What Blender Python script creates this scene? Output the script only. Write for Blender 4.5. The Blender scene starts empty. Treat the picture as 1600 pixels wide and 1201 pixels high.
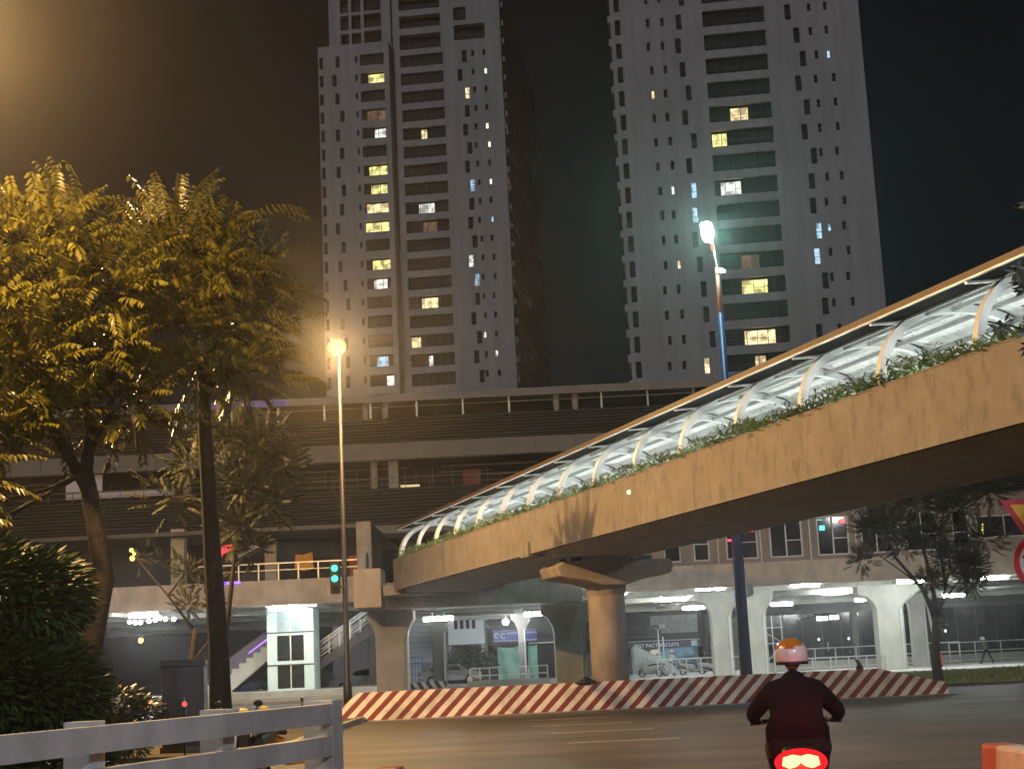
HAZE = .0008
import bpy, bmesh, math, random
from mathutils import Vector, Matrix, Euler
rnd = random.Random(7)
scn = bpy.context.scene
COL = scn.collection
R = math.radians

# ---------------------------------------------------------------- camera
cam_d = bpy.data.cameras.new('camera'); cam = bpy.data.objects.new('camera', cam_d); COL.objects.link(cam)
cam_d.sensor_width = 36; cam_d.lens = 2377 * 36 / 1600
cam_d.clip_start = .1; cam_d.clip_end = 3000
_th, _ro = R(10.25), R(2.7)
_F = Vector((0, math.cos(_th), math.sin(_th))); _R0 = Vector((1, 0, 0)); _U0 = Vector((0, -math.sin(_th), math.cos(_th)))
_Rt = _R0 * math.cos(_ro) - _U0 * math.sin(_ro); _U = _U0 * math.cos(_ro) + _R0 * math.sin(_ro)
cam.matrix_world = Matrix(((_Rt.x, _U.x, -_F.x, 0), (_Rt.y, _U.y, -_F.y, 0), (_Rt.z, _U.z, -_F.z, 1.65), (0, 0, 0, 1)))
scn.camera = cam

# ---------------------------------------------------------------- sky: night
SUN_ELEV, SUN_AZ = R(24), R(200)          # faint cool skyglow / moonlight from behind the camera
w = bpy.data.worlds.new('World'); scn.world = w; w.use_nodes = True
nt = w.node_tree; nt.nodes.clear()
out = nt.nodes.new('ShaderNodeOutputWorld'); bg = nt.nodes.new('ShaderNodeBackground')
sky = nt.nodes.new('ShaderNodeTexSky'); sky.sky_type = 'NISHITA'; sky.sun_disc = False
sky.sun_elevation = SUN_ELEV; sky.sun_rotation = SUN_AZ
mx = nt.nodes.new('ShaderNodeMixRGB'); mx.blend_type = 'ADD'; mx.inputs[0].default_value = 1
mul = nt.nodes.new('ShaderNodeMixRGB'); mul.blend_type = 'MULTIPLY'; mul.inputs[0].default_value = 1
mul.inputs[2].default_value = (.0010, .0010, .0010, 1)
nt.links.new(sky.outputs[0], mul.inputs[1]); nt.links.new(mul.outputs[0], mx.inputs[1])
mx.inputs[2].default_value = (.0016, .0016, .0020, 1)      # city glow
nt.links.new(mx.outputs[0], bg.inputs[0]); bg.inputs[1].default_value = 1.0
nt.links.new(bg.outputs[0], out.inputs[0])
sd = bpy.data.lights.new('sun', 'SUN'); sd.energy = .42; sd.angle = R(12); sd.color = (.90, .91, 1.0)
so = bpy.data.objects.new('sun', sd); COL.objects.link(so)
_az = SUN_AZ; _v = Vector((math.sin(_az) * math.cos(SUN_ELEV), math.cos(_az) * math.cos(SUN_ELEV), math.sin(SUN_ELEV)))
so.rotation_euler = _v.to_track_quat('Z', 'Y').to_euler()
scn.view_settings.view_transform = 'Standard'; scn.view_settings.look = 'None'
scn.view_settings.exposure = 0; scn.view_settings.gamma = 1; scn.view_settings.use_curve_mapping = False
cy = scn.cycles
cy.use_denoising = True
try: cy.denoiser = 'OPENIMAGEDENOISE'
except Exception: pass
cy.max_bounces = 6; cy.diffuse_bounces = 3; cy.glossy_bounces = 3; cy.transmission_bounces = 4; cy.transparent_max_bounces = 8
cy.volume_bounces = 0; cy.sample_clamp_indirect = 4; cy.caustics_reflective = False; cy.caustics_refractive = False
cy.use_light_tree = True

# ---------------------------------------------------------------- materials
MATS = {}
def mat(name, col, rough=.7, metal=0, var=.15, scale=3., bump=.0, bscale=None, spec=.4, coords='Object', dirt=None, streak=0, trans=0, sscale=(1.3, 1.3, .55), spos=(.35, .6)):
    """base colour broken up by noise, optional vertical streaks and bump"""
    if name in MATS: return MATS[name]
    m = bpy.data.materials.new(name); m.use_nodes = True; n = m.node_tree; L = n.links
    b = n.nodes['Principled BSDF']; b.inputs['Roughness'].default_value = rough; b.inputs['Metallic'].default_value = metal
    b.inputs['Specular IOR Level'].default_value = spec
    tc = n.nodes.new('ShaderNodeTexCoord')
    no = n.nodes.new('ShaderNodeTexNoise'); no.inputs['Scale'].default_value = scale; no.inputs['Detail'].default_value = 8; no.inputs['Roughness'].default_value = .65
    L.new(tc.outputs[coords], no.inputs['Vector'])
    rp = n.nodes.new('ShaderNodeValToRGB'); L.new(no.outputs['Fac'], rp.inputs[0])
    lo = tuple(c * (1 - var * 1.6) for c in col); hi = tuple(min(1, c * (1 + var)) for c in col)
    rp.color_ramp.elements[0].position = .3; rp.color_ramp.elements[1].position = .7
    rp.color_ramp.elements[0].color = (*lo, 1); rp.color_ramp.elements[1].color = (*hi, 1)
    src = rp.outputs[0]
    if streak:
        mp = n.nodes.new('ShaderNodeMapping'); mp.inputs['Scale'].default_value = sscale
        L.new(tc.outputs['Object'], mp.inputs[0])
        n2 = n.nodes.new('ShaderNodeTexNoise'); n2.inputs['Scale'].default_value = 1.6; n2.inputs['Detail'].default_value = 3
        L.new(mp.outputs[0], n2.inputs['Vector'])
        r2 = n.nodes.new('ShaderNodeValToRGB'); r2.color_ramp.elements[0].position = spos[0]; r2.color_ramp.elements[1].position = spos[1]
        r2.color_ramp.elements[0].color = (1 - streak,) * 3 + (1,); r2.color_ramp.elements[1].color = (1, 1, 1, 1)
        L.new(n2.outputs['Fac'], r2.inputs[0])
        mm = n.nodes.new('ShaderNodeMixRGB'); mm.blend_type = 'MULTIPLY'; mm.inputs[0].default_value = 1
        L.new(src, mm.inputs[1]); L.new(r2.outputs[0], mm.inputs[2]); src = mm.outputs[0]
    L.new(src, b.inputs['Base Color'])
    if trans:
        b.inputs['Transmission Weight'].default_value = trans
    if bump:
        bp = n.nodes.new('ShaderNodeBump'); bp.inputs['Strength'].default_value = bump; bp.inputs['Distance'].default_value = .03
        nb = n.nodes.new('ShaderNodeTexNoise'); nb.inputs['Scale'].default_value = bscale or scale * 8; nb.inputs['Detail'].default_value = 6
        L.new(tc.outputs[coords], nb.inputs['Vector']); L.new(nb.outputs['Fac'], bp.inputs['Height']); L.new(bp.outputs[0], b.inputs['Normal'])
    MATS[name] = m; return m
def emis(name, col, strength, sample=False, patt=0):
    if name in MATS: return MATS[name]
    m = bpy.data.materials.new(name); m.use_nodes = True; n = m.node_tree; n.nodes.clear()
    o = n.nodes.new('ShaderNodeOutputMaterial'); e = n.nodes.new('ShaderNodeEmission')
    e.inputs[0].default_value = (*col, 1); e.inputs[1].default_value = strength; n.links.new(e.outputs[0], o.inputs[0])
    if patt:   # a lit room seen through curtains and furniture
        tc = n.nodes.new('ShaderNodeTexCoord'); no = n.nodes.new('ShaderNodeTexNoise'); no.inputs['Scale'].default_value = patt; no.inputs['Detail'].default_value = 3
        g = n.nodes.new('ShaderNodeNewGeometry')
        n.links.new(g.outputs['Position'], no.inputs['Vector'])
        rp = n.nodes.new('ShaderNodeValToRGB'); rp.color_ramp.elements[0].position = .38; rp.color_ramp.elements[1].position = .58
        rp.color_ramp.elements[0].color = (*(c * .3 for c in col), 1); rp.color_ramp.elements[1].color = (*col, 1)
        n.links.new(no.outputs['Fac'], rp.inputs[0]); n.links.new(rp.outputs[0], e.inputs[0])
    m.cycles.emission_sampling = 'AUTO' if sample else 'NONE'
    MATS[name] = m; return m
def glassy(name, col, rough=.08, spec=.6):
    return mat(name, col, rough, 0, .1, 1., spec=spec)

# ---------------------------------------------------------------- mesh builder
class MB:
    def __init__(s): s.v = []; s.f = []; s.m = []
    def quad(s, a, b, c, d, mi=0):
        i = len(s.v); s.v += [tuple(a), tuple(b), tuple(c), tuple(d)]; s.f.append((i, i + 1, i + 2, i + 3)); s.m.append(mi); return s
    def box(s, x0, x1, y0, y1, z0, z1, mi=0, M=None):
        p = [(x0, y0, z0), (x1, y0, z0), (x1, y1, z0), (x0, y1, z0), (x0, y0, z1), (x1, y0, z1), (x1, y1, z1), (x0, y1, z1)]
        if M is not None: p = [tuple(M @ Vector(q)) for q in p]
        i = len(s.v); s.v += p
        for f in ((0, 3, 2, 1), (4, 5, 6, 7), (0, 1, 5, 4), (1, 2, 6, 5), (2, 3, 7, 6), (3, 0, 4, 7)):
            s.f.append(tuple(i + k for k in f)); s.m.append(mi)
        return s
    def bar(s, p, q, w=.05, h=None, mi=0, up=(0, 0, 1)):
        """rectangular bar from p to q"""
        p, q = Vector(p), Vector(q); h = h or w; d = (q - p); L = d.length
        if L < 1e-6: return s
        d /= L; u = Vector(up)
        if abs(d.dot(u)) > .98: u = Vector((0, 1, 0))
        x = d.cross(u).normalized(); z = x.cross(d)
        i = len(s.v)
        for e in (p, q):
            for a, b in ((-1, -1), (1, -1), (1, 1), (-1, 1)): s.v.append(tuple(e + x * a * w / 2 + z * b * h / 2))
        for f in ((0, 1, 2, 3), (7, 6, 5, 4), (0, 4, 5, 1), (1, 5, 6, 2), (2, 6, 7, 3), (3, 7, 4, 0)):
            s.f.append(tuple(i + k for k in f)); s.m.append(mi)
        return s
    def tube(s, pts, rad, n=8, mi=0, cap=True):
        pts = [Vector(p) for p in pts]; rad = rad if isinstance(rad, (list, tuple)) else [rad] * len(pts)
        i0 = len(s.v); ref = Vector((0, 0, 1))
        for k, p in enumerate(pts):
            d = (pts[min(k + 1, len(pts) - 1)] - pts[max(k - 1, 0)]).normalized()
            u = ref if abs(d.dot(ref)) < .95 else Vector((1, 0, 0))
            x = d.cross(u).normalized(); y = x.cross(d)
            for a in range(n):
                t = 2 * math.pi * a / n; s.v.append(tuple(p + (x * math.cos(t) + y * math.sin(t)) * rad[k]))
        for k in range(len(pts) - 1):
            for a in range(n):
                b = (a + 1) % n; s.f.append((i0 + k * n + a, i0 + k * n + b, i0 + (k + 1) * n + b, i0 + (k + 1) * n + a)); s.m.append(mi)
        if cap:
            s.f.append(tuple(i0 + a for a in range(n))[::-1]); s.m.append(mi)
            s.f.append(tuple(i0 + (len(pts) - 1) * n + a for a in range(n))); s.m.append(mi)
        return s
    def lathe(s, prof, n=20, c=(0, 0, 0), mi=0):
        i0 = len(s.v)
        for r, z in prof:
            for a in range(n):
                t = 2 * math.pi * a / n; s.v.append((c[0] + r * math.cos(t), c[1] + r * math.sin(t), c[2] + z))
        for k in range(len(prof) - 1):
            for a in range(n):
                b = (a + 1) % n; s.f.append((i0 + k * n + a, i0 + k * n + b, i0 + (k + 1) * n + b, i0 + (k + 1) * n + a)); s.m.append(mi)
        s.f.append(tuple(i0 + a for a in range(n))[::-1]); s.m.append(mi)
        s.f.append(tuple(i0 + (len(prof) - 1) * n + a for a in range(n))); s.m.append(mi)
        return s
    def prism(s, poly, axis, a, b, mi=0):
        """polygon in the two other axes extruded along axis 'x','y','z' from a to b"""
        i = len(s.v); n = len(poly)
        for t in (a, b):
            for (u, v) in poly:
                s.v.append({'x': (t, u, v), 'y': (u, t, v), 'z': (u, v, t)}[axis])
        s.f.append(tuple(range(i, i + n))); s.m.append(mi); s.f.append(tuple(range(i + 2 * n - 1, i + n - 1, -1))); s.m.append(mi)
        for k in range(n):
            l = (k + 1) % n; s.f.append((i + k, i + n + k, i + n + l, i + l)); s.m.append(mi)
        return s
    def ball(s, c, r, n=10, m=6, mi=0, sc=(1, 1, 1)):
        i0 = len(s.v); c = Vector(c)
        for k in range(1, m):
            t = math.pi * k / m
            for a in range(n):
                p = 2 * math.pi * a / n
                s.v.append((c.x + r * sc[0] * math.sin(t) * math.cos(p), c.y + r * sc[1] * math.sin(t) * math.sin(p), c.z + r * sc[2] * math.cos(t)))
        s.v.append((c.x, c.y, c.z + r * sc[2])); s.v.append((c.x, c.y, c.z - r * sc[2])); T = len(s.v) - 2; B = T + 1
        for k in range(m - 2):
            for a in range(n):
                b = (a + 1) % n; s.f.append((i0 + k * n + a, i0 + (k + 1) * n + a, i0 + (k + 1) * n + b, i0 + k * n + b)); s.m.append(mi)
        for a in range(n):
            b = (a + 1) % n; s.f.append((T, i0 + a, i0 + b)); s.m.append(mi)
            s.f.append((B, i0 + (m - 2) * n + b, i0 + (m - 2) * n + a)); s.m.append(mi)
        return s
    def mesh(s, name, mats, smooth=False, fix=True):
        me = bpy.data.meshes.new(name); me.from_pydata(s.v, [], s.f); me.update()
        if not isinstance(mats, (list, tuple)): mats = [mats]
        for m in mats: me.materials.append(m)
        if len(mats) > 1: me.polygons.foreach_set('material_index', s.m)
        if fix:
            b = bmesh.new(); b.from_mesh(me); bmesh.ops.recalc_face_normals(b, faces=b.faces); b.to_mesh(me); b.free()
        if smooth: me.polygons.foreach_set('use_smooth', [True] * len(me.polygons))
        return me
def put(name, me, parent=None, loc=(0, 0, 0), rot=(0, 0, 0), sc=None):
    o = bpy.data.objects.new(name, me); COL.objects.link(o); o.parent = parent; o.location = loc; o.rotation_euler = rot
    if sc: o.scale = sc
    return o
def part(name, mb, mats, parent, smooth=False, fix=True, **k):
    return put(name, mb.mesh(name, mats, smooth, fix), parent, **k)
def bevel(o, w=.02, seg=2):
    b = o.modifiers.new('bevel', 'BEVEL'); b.width = w; b.segments = seg; b.limit_method = 'ANGLE'; return o
def tag(o, label, cat, group=None, kind=None):
    o['label'] = label; o['category'] = cat
    if group: o['group'] = group
    if kind: o['kind'] = kind
    return o
def struct(o): o['kind'] = 'structure'; return o
def stuff(o): o['kind'] = 'stuff'; return o
def thing(name, label, cat, loc=(0, 0, 0), rz=0, group=None):
    o = bpy.data.objects.new(name, None); COL.objects.link(o); o.location = loc; o.rotation_euler = (0, 0, rz)
    o.empty_display_size = .3
    return tag(o, label, cat, group)
def copy_tree(o, parent=None):
    c = o.copy(); COL.objects.link(c); c.parent = parent
    for ch in [x for x in bpy.data.objects if x.parent == o]: copy_tree(ch, c)
    return c
def skin(name, verts, edges, rad, sub=1, root=0):
    """a continuous body grown over a skeleton; returns a baked mesh"""
    me = bpy.data.meshes.new(name); me.from_pydata([tuple(v) for v in verts], edges, []); o = bpy.data.objects.new(name, me); COL.objects.link(o)
    o.modifiers.new('skin', 'SKIN'); s = o.modifiers.new('sub', 'SUBSURF'); s.levels = s.render_levels = sub
    for i, sv in enumerate(me.skin_vertices[0].data):
        r = rad[i]; sv.radius = r if isinstance(r, tuple) else (r, r); sv.use_root = (i == root)
    dg = bpy.context.evaluated_depsgraph_get(); ev = o.evaluated_get(dg); nm = bpy.data.meshes.new_from_object(ev)
    bpy.data.objects.remove(o); nm.name = name; nm.polygons.foreach_set('use_smooth', [True] * len(nm.polygons)); return nm

# common materials
concrete = mat('bare_concrete', (.34, .31, .27), .85, var=.18, scale=1.2, bump=.3, bscale=14, streak=.25)
concrete_pale = mat('pale_concrete', (.37, .365, .325), .85, var=.12, scale=.8, bump=.2, bscale=10, streak=.12)
concrete_dark = mat('shaded_soffit_concrete', (.46, .44, .42), .9, var=.15, scale=1)
asphalt = mat('asphalt', (.092, .084, .076), .55, var=.42, scale=.22, bump=.35, bscale=40, spec=.5, streak=.45, sscale=(.045, .38, 1), spos=(.38, .58))
steel = mat('galvanised_steel', (.55, .56, .55), .4, .6, .1, 5)
steel_white = mat('white_painted_steel', (.72, .74, .74), .4, .1, .08, 4)
dark_metal = mat('dark_metal', (.04, .04, .045), .5, .3, .1, 4)
black = mat('black_plastic', (.012, .012, .013), .4, 0, .1, 4)
rubber = mat('tyre_rubber', (.015, .015, .015), .8, 0, .1, 9)
white_paint = mat('white_wall_paint', (.74, .74, .72), .7, 0, .1, 1.5)
tube_on = emis('tube_glow', (.93, 1., .97), 215, True)
bark = mat('bark', (.038, .03, .022), .9, 0, .35, 6, bump=.8, bscale=25)
# ================================================================ ground and roads
def sheet(name, x0, x1, y0, y1, z, m, kind='structure'):
    o = part(name, MB().quad((x0, y0, z), (x1, y0, z), (x1, y1, z), (x0, y1, z)), m, None, fix=False); o['kind'] = kind; return o
soil = mat('bare_soil', (.10, .085, .055), .95, 0, .3, .6, bump=.5, bscale=12)
ground = sheet('ground', -900, 900, -400, 1500, -.02, soil)
road = sheet('road', -60, 90, -40, 66.5, 0, asphalt)
# worn darker lanes and patches as their own thin sheets
paving = mat('pavement_slabs', (.42, .42, .40), .8, 0, .15, .7, bump=.2, bscale=8)
pav = part('pavement', MB().box(-60, 90, 78.4, 122, -.3, .14), paving, None); struct(pav)
kerb_m = mat('kerb_concrete', (.36, .35, .32), .85, 0, .15, 1.5)
far_road = sheet('service_road', -60, 90, 66.5, 78.4, .004, mat('old_asphalt', (.10, .10, .095), .75, 0, .25, .5, bump=.2))
k = part('kerb', MB().box(-60, 90, 78.25, 78.4, -.2, .17), kerb_m, None); struct(k)
# low planted edge strip left, carrying the trees
verge = part('verge', MB().box(-60, -5.2, 19, 49.4, -.1, .12), soil, None); struct(verge)
vk = part('kerb', MB().box(-60, -5.05, 18.85, 19, -.1, .15).box(-5.2, -5.05, 19, 49.4, -.1, .15), kerb_m, None); struct(vk)
# station forecourt: raised plinth in front of the lift
pl = part('forecourt', MB().box(-34, -7.2, 80.5, 90, -.2, .62).box(-34, -7.0, 79.6, 80.5, -.2, .34), concrete_pale, None); struct(pl)
# lane dashes of the cross street
dash_m = mat('worn_lane_paint', (.75, .72, .66), .7, 0, .3, 7)
for (x0, x1, y) in ((.75, 2.95, 30.6), (.5, 2.8, 34.8), (.1, 2.6, 38.8), (-.1, 2.2, 42.6)):
    part('lane_marking', MB().quad((x0, y - .07, .005), (x1, y - .11, .005), (x1, y + .03, .005), (x0, y + .07, .005)), dash_m, road, fix=False)
# grass median right, beyond the barrier end
gm = part('median_strip', MB().prism([(11.6, 56.2), (60, 50), (60, 78.2), (15.5, 78.2), (13.5, 72)], 'z', -.1, .10), soil, None); struct(gm)
grass_m = mat('grass_blades', (.17, .20, .05), .8, 0, .4, 2)
g = MB()
def in_median(x, y): return x > 11.8 + (y - 56) * .12 and y > 56.8 - (x - 11.6) * .12
for i in range(26000):
    x = rnd.uniform(11.5, 40); y = rnd.uniform(51.5, 78)
    if not in_median(x, y): continue
    if y < 75 or rnd.random() < .5:
        h = rnd.uniform(.05, .16) * (1.5 if rnd.random() < .15 else 1); a = rnd.uniform(0, math.pi); dx, dy = math.cos(a) * .05, math.sin(a) * .05
        lx, ly = rnd.uniform(-.07, .07), rnd.uniform(-.07, .07)
        i0 = len(g.v); g.v += [(x - dx, y - dy, .09), (x + dx, y + dy, .09), (x + lx, y + ly, .09 + h)]; g.f.append((i0, i0 + 1, i0 + 2)); g.m.append(0)
go = part('grass', g, grass_m, None, fix=False); tag(go, 'short patchy grass on the median beyond the striped barrier', 'grass', kind='stuff')

# ================================================================ striped concrete barrier across the street
def stripe_mat(name, per, slant, ax='x', c1=(.90, .84, .74), c2=(.24, .035, .018), duty=.5, off=0.):
    m = bpy.data.materials.new(name); m.use_nodes = True; n = m.node_tree; L = n.links; b = n.nodes['Principled BSDF']
    b.inputs['Roughness'].default_value = .65
    tc = n.nodes.new('ShaderNodeTexCoord'); sp = n.nodes.new('ShaderNodeSeparateXYZ'); L.new(tc.outputs['Object'], sp.inputs[0])
    def math_(op, a, bb=None):
        q = n.nodes.new('ShaderNodeMath'); q.operation = op
        for i, t in enumerate((a, bb)):
            if t is None: continue
            if isinstance(t, (int, float)): q.inputs[i].default_value = t
            else: L.new(t, q.inputs[i])
        return q.outputs[0]
    no = n.nodes.new('ShaderNodeTexNoise'); no.inputs['Scale'].default_value = 9; no.inputs['Detail'].default_value = 5; L.new(tc.outputs['Object'], no.inputs['Vector'])
    u = math_('SUBTRACT', sp.outputs[0 if ax == 'x' else 1], math_('MULTIPLY', sp.outputs[2], slant))
    u = math_('ADD', u, math_('MULTIPLY', math_('SUBTRACT', no.outputs[0], .5), .05)); u = math_('ADD', u, off)
    fr = math_('FRACT', math_('DIVIDE', u, per)); st = math_('GREATER_THAN', fr, duty)
    n2 = n.nodes.new('ShaderNodeTexNoise'); n2.inputs['Scale'].default_value = 2.2; n2.inputs['Detail'].default_value = 8; L.new(tc.outputs['Object'], n2.inputs['Vector'])
    rp = n.nodes.new('ShaderNodeValToRGB'); rp.color_ramp.elements[0].color = (.55, .53, .5, 1); rp.color_ramp.elements[0].position = .34; rp.color_ramp.elements[1].position = .56
    L.new(n2.outputs[0], rp.inputs[0])
    mx = n.nodes.new('ShaderNodeMixRGB'); mx.inputs[1].default_value = (*c1, 1); mx.inputs[2].default_value = (*c2, 1); L.new(st, mx.inputs[0])
    mm = n.nodes.new('ShaderNodeMixRGB'); mm.blend_type = 'MULTIPLY'; mm.inputs[0].default_value = .75; L.new(mx.outputs[0], mm.inputs[1]); L.new(rp.outputs[0], mm.inputs[2])
    L.new(mm.outputs[0], b.inputs['Base Color'])
    bp = n.nodes.new('ShaderNodeBump'); bp.inputs['Strength'].default_value = .25; L.new(n2.outputs[0], bp.inputs['Height']); L.new(bp.outputs[0], b.inputs['Normal'])
    return m
bar_t = thing('striped_barrier', 'long concrete barrier with slanted red and white stripes across the street', 'barrier', (3.3, 48.2, 0), R(-1.1))
st_m = stripe_mat('barrier_stripes', .45, 1.0)
b = MB()
xs = [(-9.15, .42), (-8.5, .87), (7.6, .87), (9.65, .36)]
sec = []
for x, h in xs:
    sec.append([(x, -.32, 0), (x, -.30, .06), (x, -.16, h), (x, .16, h), (x, .30, .06), (x, .32, 0)])
for a, c in zip(sec, sec[1:]):
    for j in range(5): b.quad(a[j], c[j], c[j + 1], a[j + 1])
for s_, fl in ((sec[0], 1), (sec[-1], 0)):
    i = len(b.v); b.v += s_; b.f.append(tuple(range(i, i + 6))); b.m.append(0)
bo = part('barrier_wall', b, st_m, bar_t)
b2 = MB(); b2.box(-9.3, 9.9, -.42, .42, -.02, .03)
part('footing', b2, kerb_m, bar_t)

# near barrier ends, either side of the lane
def near_barrier(label, x, y, rz, L_, h, m, flip=False):
    t = thing('concrete_barrier', label, 'barrier', (x, y, 0), rz)
    prof = [(-.30, 0), (-.28, .10), (-.15, .30), (-.11, h), (.11, h), (.15, .30), (.28, .10), (.30, 0)]
    o = part('barrier_block', MB().prism(prof, 'y', 0, L_), m, t); bevel(o, .03, 2)
    return t
near_barrier('near red and cream painted concrete barrier end below the road sign', 3.74, 12.6, R(182), 9, .82,
             stripe_mat('barrier_bands_right', 1.3, 0, 'y', (.72, .62, .48), (.60, .13, .05), .72, .936))
near_barrier('near red and white concrete barrier end beside the white railing', -1.22, 13.9, R(176), 7, .78,
             stripe_mat('barrier_bands_left', 1.3, 0, 'y', (.66, .64, .62), (.30, .03, .02), .5, .9))

# ================================================================ white railing on the left
rail_m = mat('white_rail_paint', (.60, .64, .66), .55, 0, .18, 1.3, bump=.15, bscale=9, streak=.15)
dirn = Vector((-2.28 + 4.22, 18.28 - 12.44, 0)).normalized(); ang = math.atan2(-dirn.x, dirn.y)
rt = thing('white_railing', 'white painted concrete railing with two beams along the left kerb', 'railing', (-4.22, 12.44, 0), ang)
part('top_beam', MB().box(-.07, .07, -6, 6.1, 1.02, 1.25), rail_m, rt)
part('lower_beam', MB().box(-.07, .07, -6, 6.1, .66, .88), rail_m, rt)
for y in (-5.4, -3.1, -.9, 1.45, 3.8, 6.1):
    e = .24 if y < 6 else .26
    part('post', MB().box(-.34 if y < 6 else -.3, -.072 if y < 6 else .078, y - e / 2, y + e / 2, 0, 1.29).box(-.37, -.05, y - e / 2 - .02, y + e / 2 + .02, 0, .12), rail_m, rt)
# ================================================================ residential towers
tower_m = mat('tower_render', (.58, .57, .58), .85, 0, .07, .12, streak=.16, sscale=(.5, .5, .035), spos=(.35, .62))
room_dark = mat('dark_room_glass', (.040, .036, .042), .55, 0, .5, .6, spec=.15)
frame_m = mat('window_frame_dark', (.12, .11, .12), .5, 0, .1, 1)
LIT = {'warm': emis('lit_window_warm', (1., .80, .42), 1.9, patt=.9), 'yellow': emis('lit_window_yellow', (1., .92, .34), 1.7, patt=.9),
       'white': emis('lit_window_white', (.92, .95, .86), 1.5, patt=1.1), 'blue': emis('lit_window_blue', (.50, .78, 1.), 1.2, patt=1.1),
       'dim': emis('lit_window_dim', (.80, .48, .30), .28, patt=.9), 'bright': emis('lit_window_bright', (1., .93, .70), 2.0)}
rail_dark = mat('balcony_rail', (.20, .19, .21), .6, 0, .1, 1)
_win = {}
def win_mesh(kind, w_, h_, d_):
    """x across, y inward, z up; origin at lower-left of the opening"""
    key = (kind, round(w_, 2), round(h_, 2), d_)
    if key in _win: return _win[key]
    if kind == 'frame':
        f = .07; mb = MB().box(0, w_, d_ - .12, d_ - .06, 0, f).box(0, w_, d_ - .12, d_ - .06, h_ - f, h_).box(0, f, d_ - .12, d_ - .06, f, h_ - f).box(w_ - f, w_, d_ - .12, d_ - .06, f, h_ - f)
        if h_ > 1.8: mb.box(f, w_ - f, d_ - .12, d_ - .06, h_ * .42, h_ * .42 + .08)
        me = mb.mesh('window_frame', frame_m)
    elif kind == 'doors':
        mb = MB(); n = max(2, round(w_ / 1.35)); f = .09
        for i in range(n + 1): mb.box(i * (w_ - f) / n, i * (w_ - f) / n + f, d_ - .10, d_ - .04, .05, h_)
        mb.box(0, w_, d_ - .10, d_ - .04, h_ - .3, h_ - .24)
        me = mb.mesh('door_frames', frame_m)
    elif kind == 'rail':
        mb = MB().box(0, w_, .06, .10, .80, .85).box(0, w_, .06, .1, .42, .45)
        me = mb.mesh('balcony_rail', rail_dark)
    else:
        me = MB().quad((0, 0, 0), (w_, 0, 0), (w_, 0, h_), (0, 0, h_)).mesh('pane', room_dark, fix=False)
    _win[key] = me; return me
def pane_mesh(w_, h_, m):
    key = ('p', round(w_, 2), round(h_, 2), m.name)
    if key not in _win: _win[key] = MB().quad((0, 0, 0), (w_, 0, 0), (w_, 0, h_), (0, 0, h_)).mesh('pane', m, fix=False)
    return _win[key]
def facade(mb, s0, s1, z0, z1, holes, y=0.):
    """wall face in the plane y with openings (a, b, za, zb, depth), their reveals included"""
    xs = sorted({s0, s1} | {h[0] for h in holes} | {h[1] for h in holes})
    xs = [x for x in xs if s0 <= x <= s1]
    for a, c in zip(xs, xs[1:]):
        if c - a < 1e-4: continue
        mid = (a + c) / 2; hs = sorted((h[2], h[3]) for h in holes if h[0] < mid < h[1]); z = z0
        for za, zb in hs:
            if za > z: mb.quad((a, y, z), (c, y, z), (c, y, za), (a, y, za))
            z = max(z, zb)
        if z < z1: mb.quad((a, y, z), (c, y, z), (c, y, z1), (a, y, z1))
    for a, c, za, zb, d in holes:
        Y0, Y1 = y, y + d
        mb.quad((a, Y0, za), (a, Y1, za), (a, Y1, zb), (a, Y0, zb)); mb.quad((c, Y1, za), (c, Y0, za), (c, Y0, zb), (c, Y1, zb))
        mb.quad((a, Y0, za), (c, Y0, za), (c, Y1, za), (a, Y1, za)); mb.quad((a, Y1, zb), (c, Y1, zb), (c, Y0, zb), (a, Y0, zb))
def window(t, a, c, za, zb, d, y=0., lit=None, span=None, balcony=False):
    """window or balcony part with its glass (a lit stretch is its own pane)"""
    w_, h_ = c - a, zb - za
    if balcony:
        o = put('balcony', win_mesh('rail', w_, h_, d), t, (a, y, za)); put('door_frames', win_mesh('doors', w_, h_, d), o)
    else:
        o = put('window', win_mesh('frame', w_, h_, d), t, (a, y, za))
    if lit and span:
        u0, u1 = span[0] * w_, span[1] * w_
        if u0 > .05: put('pane', pane_mesh(u0, h_, room_dark), o, (0, d - .03, 0))
        if w_ - u1 > .05: put('pane', pane_mesh(w_ - u1, h_, room_dark), o, (u1, d - .03, 0))
        put('lit_pane', pane_mesh(u1 - u0, h_ * .84, LIT[lit]), o, (u0, d - .03, h_ * .02))
        put('pane', pane_mesh(u1 - u0, h_ * .14, room_dark), o, (u0, d - .03, h_ * .86))
    elif lit: put('lit_pane', pane_mesh(w_, h_, LIT[lit]), o, (0, d - .03, 0))
    else: put('pane', pane_mesh(w_, h_, room_dark), o, (0, d - .03, 0))
    return o
FL = 3.54
def side_jit(k, seq): return seq[k % len(seq)]
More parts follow.
